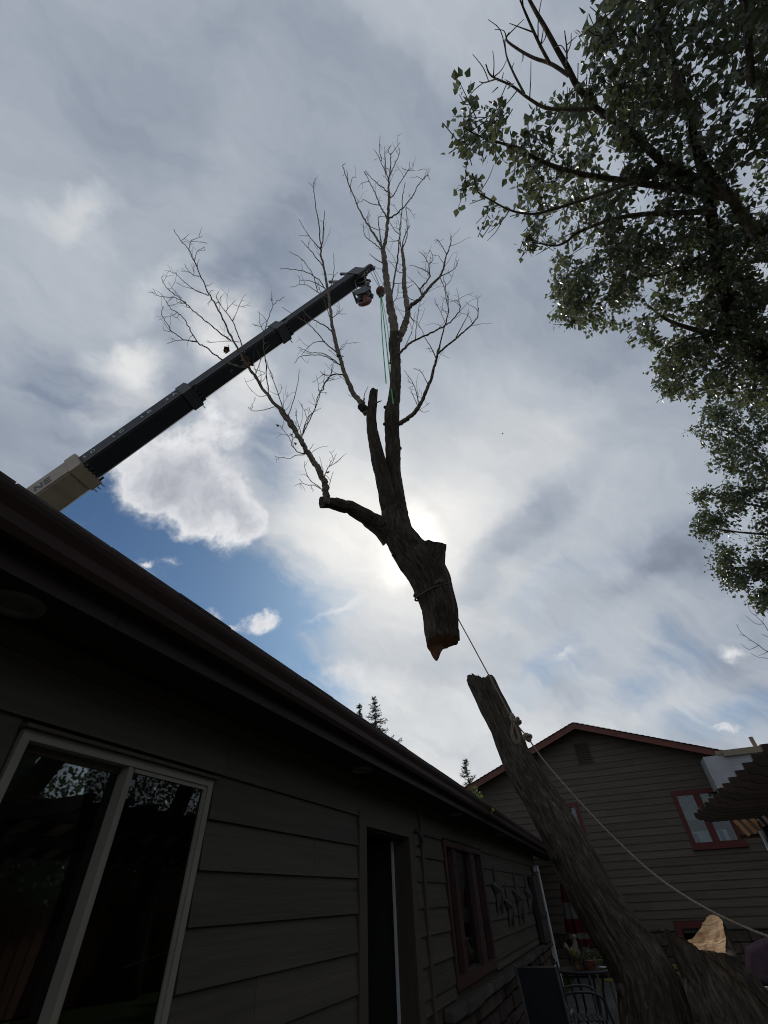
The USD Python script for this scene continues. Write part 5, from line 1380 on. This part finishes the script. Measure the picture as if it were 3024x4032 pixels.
poplar = thing('leafy_tree', 'large dark green leafy poplar filling the upper right', 'tree')
base = np.array([7.8, 6.6, -0.05])
TQ = [base, base + [-.1, -.1, 2.0], at_r(*dz(1900, 1000), 9.9), at_r(*dz(1740, 830), 9.5), at_r(*dz(1600, 728), 9.0), at_r(*dz(1562, 620), 8.4), at_r(*dz(1548, 545), 8.1), at_r(*dz(1530, 430), 7.7), at_r(*dz(1500, 300), 7.3), at_r(*dz(1470, 150), 7.0)]
q, rr = smooth_path(TQ, [.30, .24, .19, .14, .10, .085, .075, .055, .04, .02], 10)
obj('trunk', tube(q, rr, 40, bark_shape(61, .14, .06, .05)), M['bark'], poplar, smooth=50)
for i, (pts, ra, rb, r0, r1, tw) in enumerate([
    ([(1500, 1000), (1300, 900), (1160, 835), (1050, 740), (960, 655), (860, 590), (780, 530), (700, 432), (655, 345), (600, 250), (540, 140), (490, 55), (455, -10)], .050, .011, 8.2, 5.6, 6),
    ([(660, 380), (570, 322), (480, 290), (400, 245), (345, 200), (358, 165)], .016, .006, 6.3, 5.9, 4), ([(562, 318), (510, 220), (460, 110), (430, 40), (412, -5)], .013, .006, 6.2, 5.6, 3), ([(645, 325), (648, 250), (637, 155)], .009, .004, 6.1, 5.9, 3), ([(520, 215), (530, 150)], .006, .003, 6, 5.9, 0),
    ([(790, 540), (720, 552), (640, 550), (540, 542), (450, 490), (370, 430), (270, 382), (240, 322)], .022, .005, 6.6, 6.0, 7), ([(435, 472), (382, 370), (345, 280), (336, 200)], .010, .005, 6.2, 5.9, 2), ([(300, 395), (235, 415), (208, 410)], .006, .003, 6.0, 5.9, 2), ([(320, 410), (330, 365)], .005, .003, 6, 5.9, 0), ([(300, 440), (272, 465)], .005, .003, 6, 5.9, 0), ([(760, 420), (765, 360), (735, 318)], .006, .003, 6.2, 6.1, 0),
    ([(1450, 990), (1300, 960), (1150, 940), (950, 910), (750, 880), (600, 842), (480, 790), (400, 742), (320, 720), (200, 680), (130, 640)], .045, .005, 8.2, 6.2, 8),
    ([(1000, 915), (940, 932), (800, 982), (650, 1030), (560, 1058), (470, 1075), (360, 1055), (240, 990), (200, 960), (175, 870)], .024, .004, 7.4, 6.4, 5), ([(358, 1058), (330, 1100), (285, 1135), (240, 1128)], .008, .003, 6.6, 6.5, 2), ([(240, 995), (200, 1010), (160, 1025)], .006, .003, 6.5, 6.4, 1),
    ([(1400, 1060), (1200, 1070), (1000, 1080), (850, 1110), (700, 1170), (650, 1212), (590, 1235), (520, 1225), (460, 1215)], .034, .004, 8.3, 6.8, 6),
    ([(1600, 1180), (1520, 1065), (1450, 960), (1375, 870), (1330, 780), (1290, 700)], .055, .02, 8.2, 7.3, 3), ([(1180, 330), (1150, 180), (1110, 60), (1090, -40)], .035, .02, 6.8, 6.2, 2), ([(1230, 520), (1180, 330)], .045, .035, 7.0, 6.8, 0), ([(1575, 420), (1565, 250), (1560, 100), (1550, -40)], .03, .02, 7, 6.2, 2),
    ([(1659, 1150), (1600, 1180), (1545, 1245)], .05, .03, 8.4, 8.2, 0)]):
    limb_at(poplar, 'limb', pts, ra, rb, c7, r0 - 0.9, r1 - 0.35, sides=9, seed=70 + i, twigs=tw)
for i, (pts, ra, rb, r0, r1) in enumerate([([(1700, 740), (1620, 728), (1560, 722), (1500, 712), (1440, 690), (1400, 660)], .07, .012, 9.2, 8.2), ([(1560, 720), (1480, 735), (1430, 760)], .02, .008, 8.8, 8.6), ([(1545, 540), (1500, 560), (1440, 590), (1370, 600)], .03, .008, 8.1, 7.6)]):
    limb_at(poplar, 'limb', pts, ra, rb, dz, r0, r1, sides=9, seed=90 + i, twigs=3)
rf = lambda x, y: 6.0 + 3.2 * max(0, min(1.2, y / 800.0)) + 0.5 * max(0, (x - 1350) / 300)
crown = [(1335, -20), (1285, 40), (1262, 100), (1290, 130), (1285, 180), (1235, 195), (1195, 235), (1215, 290), (1130, 330), (1150, 420), (1138, 500), (1180, 530), (1260, 520), (1300, 560), (1215, 575), (1200, 640), (1210, 700), (1265, 712), (1330, 695), (1385, 735), (1400, 790), (1420, 830), (1450, 862), (1540, 850), (1700, 880), (1700, -20)]
outer = [(1700, -200), (1700, 900), (2050, 900), (2200, 300), (2000, -200)]
above = [(1335, -20), (1700, -20), (1700, -260), (1250, -260)]
ex = []
for cx, cy, sx_, sy_, k, r in [(1005, 215, 12, 8, 4, 5.9), (1035, 250, 30, 14, 7, 6.0), (1085, 262, 18, 10, 5, 6.0), (995, 300, 12, 10, 5, 6.0), (1020, 310, 28, 14, 8, 6.1), (1075, 310, 35, 22, 12, 6.2), (1120, 320, 35, 22, 12, 6.3), (1150, 350, 30, 25, 10, 6.5),
                               (1010, 408, 18, 10, 6, 6.4), (1000, 420, 10, 6, 3, 6.4), (1030, 402, 8, 5, 2, 6.4), (1045, 470, 12, 9, 4, 6.5), (1058, 483, 5, 4, 1, 6.5), (1150, 525, 18, 12, 7, 6.8), (1140, 540, 10, 8, 3, 6.8), (1160, 505, 10, 8, 3, 6.8),
                               (1150, 430, 14, 10, 4, 6.6), (1140, 455, 10, 8, 3, 6.6), (1160, 470, 16, 20, 5, 6.7), (1125, 425, 8, 6, 2, 6.6), (1225, 215, 15, 10, 4, 6.4), (1180, 250, 18, 10, 4, 6.3), (1160, 290, 25, 15, 6, 6.3), (1440, 850, 20, 10, 4, 9.0), (1425, 820, 10, 8, 3, 9.0)]:
    ex += [(cx + rgl.normal(0, sx_ * .6), cy + rgl.normal(0, sy_ * .6), r + rgl.normal(0, .15)) for _ in range(max(1, int(k * .62)))]
grow_leaves(poplar, [(crown, 1.0), ([(1200, 560), (1300, 540), (1500, 480), (1700, 480), (1700, 890), (1540, 860), (1450, 866), (1395, 740), (1330, 698), (1210, 705)], 0.60), (outer, 0.30), (above, 0.10)], 2250, rf, 1.1, 0.078, 14, M['leaf'], 0.15, ex)

far_tree = thing('leafy_tree', 'second leafy tree lower on the right edge with smaller leaves', 'tree')
b2 = np.array([9.6, 13.2, -0.05])
q, rr = smooth_path([b2, b2 + [0, 0, 3], at_r(*dz(1800, 1200), 14.6), at_r(*dz(1740, 1000), 14.4), at_r(*dz(1700, 860), 14.0)], [.32, .26, .2, .14, .06], 10)
obj('trunk', tube(q, rr, 30, bark_shape(81, .14, .06, .05)), M['bark'], far_tree, smooth=50)
for i, (pts, r0, r1) in enumerate([([(1780, 1130), (1700, 1060), (1620, 960), (1540, 920), (1500, 925)], 14.5, 13.6), ([(1780, 1160), (1700, 1110), (1600, 1085), (1520, 1065)], 14.5, 13.6), ([(1790, 1190), (1700, 1160), (1600, 1150), (1520, 1140)], 14.5, 13.6), ([(1795, 1230), (1700, 1220), (1620, 1225), (1545, 1225)], 14.5, 13.8), ([(1795, 1260), (1720, 1270), (1640, 1285)], 14.5, 14)]):
    limb_at(far_tree, 'limb', pts, .05, .008, dz, r0, r1, sides=8, seed=100 + i, twigs=3)
lob = [[(1700, 868), (1560, 862), (1520, 885), (1482, 918), (1510, 950), (1540, 985), (1535, 1012), (1580, 1030), (1700, 1050)], [(1700, 1050), (1620, 1045), (1560, 1050), (1520, 1055), (1492, 1080), (1500, 1120), (1505, 1165), (1560, 1180), (1700, 1180)], [(1700, 1180), (1580, 1170), (1525, 1212), (1545, 1240), (1580, 1270), (1618, 1262), (1700, 1255)], [(1625, 1262), (1618, 1290), (1640, 1312), (1700, 1308), (1700, 1260)], [(1700, 830), (1700, 1320), (2000, 1320), (2000, 830)]]
grow_leaves(far_tree, [(l, w) for l, w in zip(lob, (1.1, 1.0, .7, .16, 1.3))], 980, lambda x, y: 14.0, 0.8, 0.082, 18, M['leaf2'], 0.20, (), 0)

bare = thing('bare_tree', 'bare twiggy branch tips at the right edge below the leafy trees', 'tree')
b3 = np.array([9.0, 17.0, -0.05])
q, rr = smooth_path([b3, b3 + [.1, 0, 3], at_r(*dz(1800, 1480), 20.5), at_r(*dz(1790, 1380), 20.2)], [.2, .16, .11, .04], 8)
obj('trunk', tube(q, rr, 20, bark_shape(85, .12, .06, .05)), M['bark'], bare, smooth=50)
for i, pts in enumerate([[(1900, 2060), (1760, 2040), (1618, 2000), (1560, 1960), (1500, 1920), (1450, 1880), (1422, 1830)], [(1560, 1962), (1500, 1985), (1448, 1950)], [(1480, 1905), (1440, 1890)], [(1618, 1870), (1590, 1825), (1545, 1780), (1505, 1745), (1490, 1690)], [(1590, 1828), (1540, 1825), (1478, 1775)], [(1760, 1960), (1618, 1870)], [(1618, 1910), (1590, 1895), (1575, 1890)], [(1760, 2100), (1618, 2045), (1560, 2035), (1510, 2010)], [(1618, 1760), (1600, 1745), (1585, 1730)], [(1618, 1998), (1600, 2010), (1560, 2025)], [(1545, 1780), (1540, 1745), (1525, 1720)]]):
    limb_at(bare, 'branch', pts, .018 if i in (0, 5) else .010, .005, c8, 20.3, 19.6, m='twigbark', sides=5, seed=120 + i, twigs=2 if i in (0, 3) else 0)


# ------------------------------------------------------------------ spruces beyond the roof
def spruce(px, py, dist, label, seed, spread=0.30, tiers_gap=0.34):
    rg_ = np.random.default_rng(seed)
    top = at_h(px, py, dist); H = top[2]
    t = thing('spruce_tree', label, 'tree', 'spruces behind the houses')
    b = np.array([top[0], top[1], -0.05])
    obj('trunk', tube([b, b + [0, 0, H * .5], top], [H * .018, H * .010, .012], 10), M['sprucebark'], t)
    vs, fs, n, br = [], [], 0, []
    z = 0.18
    while z < min(H - 1.5, 9.0):
        L = 0.16 + z * spread * rg_.uniform(0.75, 1.2)
        k = int(6 + z * 1.0)
        for j in range(k):
            a = rg_.uniform(0, 2 * np.pi)
            l = L * rg_.uniform(0.55, 1.25)
            d = np.array([math.cos(a), math.sin(a), 0])
            root = top - [0, 0, z + rg_.uniform(-.1, .1)]
            s_ = np.linspace(0, 1, max(4, int(l / 0.10)))
            line = root + d * (s_ * l)[:, None] + np.array([0, 0, 1]) * (l * (-0.32 * s_ + 0.34 * s_ ** 2.4))[:, None]
            br.append(tube(line, np.linspace(.02, .006, len(line)), 4, caps=False))
            for p, ss in zip(line[1:], s_[1:]):
                for m_ in range(7):
                    dd = d * rg_.uniform(-.2, 1.0) + rg_.normal(0, .55, 3) + [0, 0, -0.25]; dd /= np.linalg.norm(dd)
                    w = np.cross(dd, rg_.normal(0, 1, 3)); w /= np.linalg.norm(w)
                    q_ = rg_.uniform(0.10, 0.24) * (1.15 - 0.4 * ss)
                    vs += [p - w * .022, p + w * .022, p + dd * q_]; fs.append([n, n + 1, n + 2]); n += 3
        z += tiers_gap * rg_.uniform(0.8, 1.2) * (0.6 + 0.06 * z)
    obj('foliage', (np.array(vs), np.array(fs)), M['needle'], t, kind='stuff')
    obj('branches', br, M['sprucebark'], t, kind='stuff')


spruce(1475, 2742, 34, 'tallest dark spruce rising above the near roof', 1, 0.36)
spruce(1416, 2768, 36, 'slim spruce tip just left of the tallest spruce', 2, 0.17)
spruce(1832, 2986, 40, 'small spruce between the near gutter and the red gable', 3, 0.30)

# ------------------------------------------------------------------ pergola on the right
perg = thing('pergola', 'dark timber pergola with stepped rafter tails at the right edge', 'pergola')
PX = 1.675
for k in range(-4, 13):
    y = 5.658 + 0.434 * k
    prof_ = [(PX + .02, 2.515), (PX, 2.55), (PX, 2.605), (5.4, 2.605), (5.4, 2.455), (PX + .20, 2.455), (PX + .15, 2.465), (PX + .11, 2.495), (PX + .07, 2.488)]
    tm = trimesh.creation.extrude_polygon(Polygon(prof_), 0.045, engine='earcut')
    v = np.array(tm.vertices)
    obj('rafter', (np.column_stack([v[:, 0], v[:, 2] + y, v[:, 1]]), np.array(tm.faces)[:, ::-1]), M['cedar'], perg)
for k in range(9):
    x = 2.4 + 0.36 * k
    obj('purlin', box(x, x + 0.04, 3.7, 11.2, 2.606, 2.632), M['cedar'], perg)
for x in (2.62, 4.9):
    obj('beam', box(x, x + 0.12, 3.6, 11.1, 2.33, 2.454), M['cedar'], perg)
    for y in (3.8, 10.95):
        obj('post', cbox(x - 0.01, x + 0.12, y, y + 0.13, 0.0, 2.329, 0.01), M['cedar'], perg)
obj('downpipe', cbox(2.545, 2.585, 10.96, 11.01, 0.02, 2.28, 0.006), M['white'], perg, label='narrow white pipe on the far post')
for k in range(10):
    x, z = 2.30 + 0.118 * k, 2.475 + 0.034 * k
    if x > 2.6: z = min(z, 2.66)
    yy = 11.08 + 0.004 * (k % 2)
    obj('lattice_slat', bar((x, yy + .04, z), (x + 0.115, yy + .04, z - 0.235), 0.016, 0.062, (0.86, 0, 0.5)), M['cedarslat'], perg)
obj('lattice_rail', bar((2.25, 11.13, 2.235), (3.5, 11.13, 2.225), 0.02, 0.05), M['cedar'], perg)

# ------------------------------------------------------------------ patio furniture and bits, in deep shade
TC = np.array([-0.80, 9.9, 0.0])
tb = thing('patio_table', 'round dark metal patio table crowded with ornaments by the corner', 'table', loc=TC)
obj('tabletop', lathe([(0.001, .735), (.40, .735), (.415, .745), (.42, .757), (.41, .762), (.03, .762), (.03, .75)], (0, 0, 0), 40), M['black'], tb)
for k in range(4):
    a = k * math.pi / 2 + .5
    obj('leg', rod([(.30 * math.cos(a), .30 * math.sin(a), .735), (.22 * math.cos(a), .22 * math.sin(a), .4), (.34 * math.cos(a), .34 * math.sin(a), 0.01)], .016, 8), M['black'], tb)
um = thing('patio_umbrella', 'closed red and white banded patio umbrella standing at the round table', 'umbrella', loc=TC + [.02, .50, 0])
obj('pole', tube([(0, 0, 0.02), (0, 0, 2.35)], .022, 12), M['steel'], um)
obj('base', lathe([(0.001, 0.09), (.05, .09), (.06, .05), (.24, .04), (.25, 0.01), (0.001, 0.01)], (0, 0, 0), 28), M['black'], um)
zz_ = [0.98, 1.06, 1.13, 1.30, 1.50, 1.75, 1.95, 2.30]
rr_ = [.185, .18, .17, .15, .125, .095, .07, .03]
for i in range(7):
    n_ = 40; th = np.arange(n_) * 2 * np.pi / n_
    pleat = lambda r: r * (1 + 0.16 * np.cos(8 * th))
    v = np.vstack([np.column_stack([pleat(r) * np.cos(th), pleat(r) * np.sin(th), np.full(n_, z) + 0.03 * np.cos(8 * th) * (i == 0) * (k == 0)]) for k, (z, r) in enumerate(((zz_[i], rr_[i]), (zz_[i + 1], rr_[i + 1])))])
    f = np.array([[j, (j + 1) % n_, n_ + (j + 1) % n_] for j in range(n_)] + [[j, n_ + (j + 1) % n_, n_ + j] for j in range(n_)])
    obj('canopy_band', (v, f), M['umbred' if i in (0, 2, 4, 6) else 'umbwhite'], um, smooth=40)
fg = thing('rooster_figurine', 'white and yellow ceramic rooster standing on the round table', 'figurine', loc=TC + [-.06, -.16, .762])
UsdGeom.Xformable(stage.GetPrimAtPath(fg)).AddScaleOp().Set(Gf.Vec3f(.58, .58, .66))
obj('body', [ball((0, 0, .26), .12, 2, (1.15, .75, 1.0)), rod([(.03, 0, .30), (.08, 0, .42), (.08, 0, .50)], [.085, .06, .045], 12)], M['cream'], fg, smooth=True)
obj('head', ball((.09, 0, .53), .055, 2), M['cream'], fg, smooth=True)
obj('comb', [ball((.06 + .03 * k, 0, .585), .018, 1) for k in range(3)] + [ball((.13, 0, .49), .018, 1)], M['umbred'], fg)
obj('beak', lathe([(.02, 0), (.001, .05)], (.15, 0, .525), 8), M['yellow'], fg)
for sg in (-1, 1):
    obj('wing', ball((0, sg * .085, .27), .075, 2, (1.2, .3, .9)), M['yellow'], fg, smooth=True)
obj('tail', [rod([(-.10, 0, .28), (-.18, .02 * k, .40 + .02 * k), (-.22, .03 * k, .34)], [.03, .024, .01], 8) for k in (-1, 0, 1)], M['cream'], fg, smooth=True)
obj('base', lathe([(.001, .0), (.085, .0), (.09, .03), (.06, .09), (.07, .15), (.001, .15)], (0, 0, 0), 20), M['terracotta'], fg)
pt = thing('plant_pot', 'low brown pot of dark trailing plants right of the rooster', 'plant', loc=TC + [.12, -.14, .762])
obj('pot', lathe([(.001, 0), (.08, 0), (.11, .10), (.10, .11), (.001, .09)], (0, 0, 0), 22), M['terracotta'], pt)
pp_ = RNG.normal(0, .07, (90, 3)) * [1.5, 1, .6] + [0, 0, .15]
obj('foliage', leaves(pp_, RNG.normal(0, 1, (90, 3)), RNG.uniform(.04, .07, 90), RNG), M['leaf2'], pt, kind='stuff')
ds = thing('saucer', 'small white dish near the right rim of the table', 'dish', loc=TC + [.30, -.05, .763])
obj('dish', lathe([(.001, 0), (.04, 0), (.07, .018), (.066, .02), (.038, .006), (.001, .006)], (0, 0, 0), 24), M['white'], ds)


def metal_chair(label, loc, rz, m, grp):
    t = thing('patio_chair', label, 'chair', grp)
    UsdGeom.Xformable(stage.GetPrimAtPath(t)).AddTranslateOp().Set(Gf.Vec3d(*loc))
    UsdGeom.Xformable(stage.GetPrimAtPath(t)).AddRotateZOp().Set(rz)
    for sx in (-1, 1):
        obj('leg', rod([(sx * .24, .22, .44), (sx * .26, .26, .01)], .012, 8), m, t)
        obj('leg', rod([(sx * .24, -.22, .95), (sx * .24, -.20, .44), (sx * .25, -.27, .01)], .012, 8), m, t)
        obj('armrest', rod([(sx * .25, -.22, .66), (sx * .28, -.05, .68), (sx * .29, .15, .67), (sx * .27, .25, .60), (sx * .25, .24, .44)], .013, 8), m, t)
    obj('seat', [cbox(-.24, .24, -.21 + .06 * k, -.165 + .06 * k, .43, .445, .003) for k in range(7)], m, t)
    for k in range(7):
        obj('back_slat', cbox(-.24, .24, -.235, -.225, .50 + .065 * k, .54 + .065 * k, .003), m, t)


metal_chair('dark slat-backed metal chair left of the round table', (-.82, 8.7, 0), -80, M['black'], None)
metal_chair('dark slat-backed metal chair right of the round table, half behind the trunk', (.05, 8.3, 0), 75, M['black'], None)
metal_chair('yellow metal lawn chair seen past the left side of the trunk', (-.42, 12.0, 0), 160, M['yellow'], None)
metal_chair('yellow metal lawn chair glimpsed between the trunk and its sawn stub', (.41, 8.0, 0), 200, M['yellow'], None)
sc = thing('sling_chair', 'dark high-backed sling chair by the stone ledge', 'chair', loc=(-1.0, 7.15, 0))
obj('sling', hexa([(x, y, z) for x in (-.27, .20) for (y, z) in ((-.30, 1.03), (-.285, 1.03), (.02, .40), (.04, .42))]) if False else [bar((-.03, -.36, 1.04), (-.03, -.02, .42), .40, .02, (0, 1, .4)), bar((-.03, -.02, .41), (-.03, .42, .45), .40, .02)], M['black'], sc)
for sx in (-.24, .18):
    obj('frame', rod([(sx, -.37, 1.05), (sx, -.02, .41), (sx, .44, .45), (sx, .46, .01)], .014, 8), M['steel'], sc)
    obj('leg', rod([(sx, -.10, .55), (sx, -.34, .01)], .014, 8), M['steel'], sc)
    obj('armrest', rod([(sx, -.22, .78), (sx, .0, .66), (sx, .36, .64), (sx, .40, .45)], .014, 8), M['steel'], sc)
so = thing('patio_sofa', 'mauve cushioned outdoor sofa under the pergola', 'sofa', loc=(2.1, 11.2, 0))
m_ = m3.Manifold.batch_hull([m3.Manifold.sphere(.09, 16).translate(p) for p in ((-.52, 0, .55), (.75, 0, .55), (-.40, 0, .80), (-.15, 0, .88), (.4, 0, .88), (.7, 0, .82))])
obj('back_cushion', m_, M['mauve'], so, smooth=50)
obj('seat_cushion', cbox(-.55, .8, .12, .75, .40, .56, .04), M['mauve'], so)
obj('frame', [box(-.6, .85, -.08, .8, .30, .38), box(-.6, -.53, .0, .8, .38, .55), box(.78, .85, .0, .8, .38, .55)], M['cedar'], so)
for x in (-.56, .76):
    for y in (-.05, .70):
        obj('leg', box(x, x + .06, y, y + .06, 0.0, .298), M['cedar'], so)
lg = thing('driftwood_log', 'pale upright driftwood log below the mauve sofa cushion', 'log', loc=at_h(3005, 3860, 8.6) * [1, 1, 0])
obj('log', rod([(0, 0, 0.0), (.01, 0, .35), (0, .02, .72)], [.12, .10, .085], 16, 8, shape=bark_shape(140, .16, .1, .05)), M['cream'], lg, smooth=50)

# ------------------------------------------------------------------ what stands to the right, out of the picture, and shows in the panes
fn = thing('board_fence', 'brown board fence along the right side of the yard', 'fence')
y = -6.0
while y < 24:
    obj('panel', [box(9.85 + .01 * (k % 2), 9.875 + .01 * (k % 2), y + .15 * k + .004, y + .15 * k + .146, .04, 1.86 + .01 * ((k * 5) % 3)) for k in range(16)], M['fence'], fn)
    obj('post', box(9.90, 10.0, y - .05, y + .05, 0, 1.95), M['fence'], fn)
    y += 2.4
NH = 30000
HY = RNG.uniform(-8, 26, NH)
HP = np.column_stack([RNG.uniform(10.6, 13.0, NH), HY, .1 + (np.where(HY < 9.5, 7.2, 5.4) + 1.6 * (meshkit.fbm(np.column_stack([HY * .7, HY * 0, HY * 0]), 3, 2) - .5)) * RNG.uniform(0, 1, NH) ** .8])
hg = obj('hedge', [hexa([(x, y, z) for x in (11.0, 12.8) for y in (-8, 9.2) for z in (0, 5.9)]), hexa([(x, y, z) for x in (11.0, 12.8) for y in (9.3, 26) for z in (0, 4.2)]), leaves(HP, RNG.normal(0, 1, (NH, 3)), RNG.uniform(.10, .17, NH), RNG)], M['leaf2'], label='tall dense hedge behind the board fence', cat='hedge', kind='stuff')
# a bird
bp = at_r(1979, 1707, 46)
bd_ = thing('bird', 'tiny dark bird high in the sky right of the hanging tree', 'bird')
obj('body', rod([bp - ROT[:, 0] * .09, bp, bp + ROT[:, 0] * .10], [.012, .035, .01], 8), M['black'], bd_)
for sg in (-1, 1):
    obj('wing', hull([bp + ROT[:, 0] * .04, bp - ROT[:, 0] * .04, bp + ROT[:, 1] * .14 * sg + ROT[:, 2] * .05 - ROT[:, 0] * .06, bp + ROT[:, 2] * .012]), M['black'], bd_)
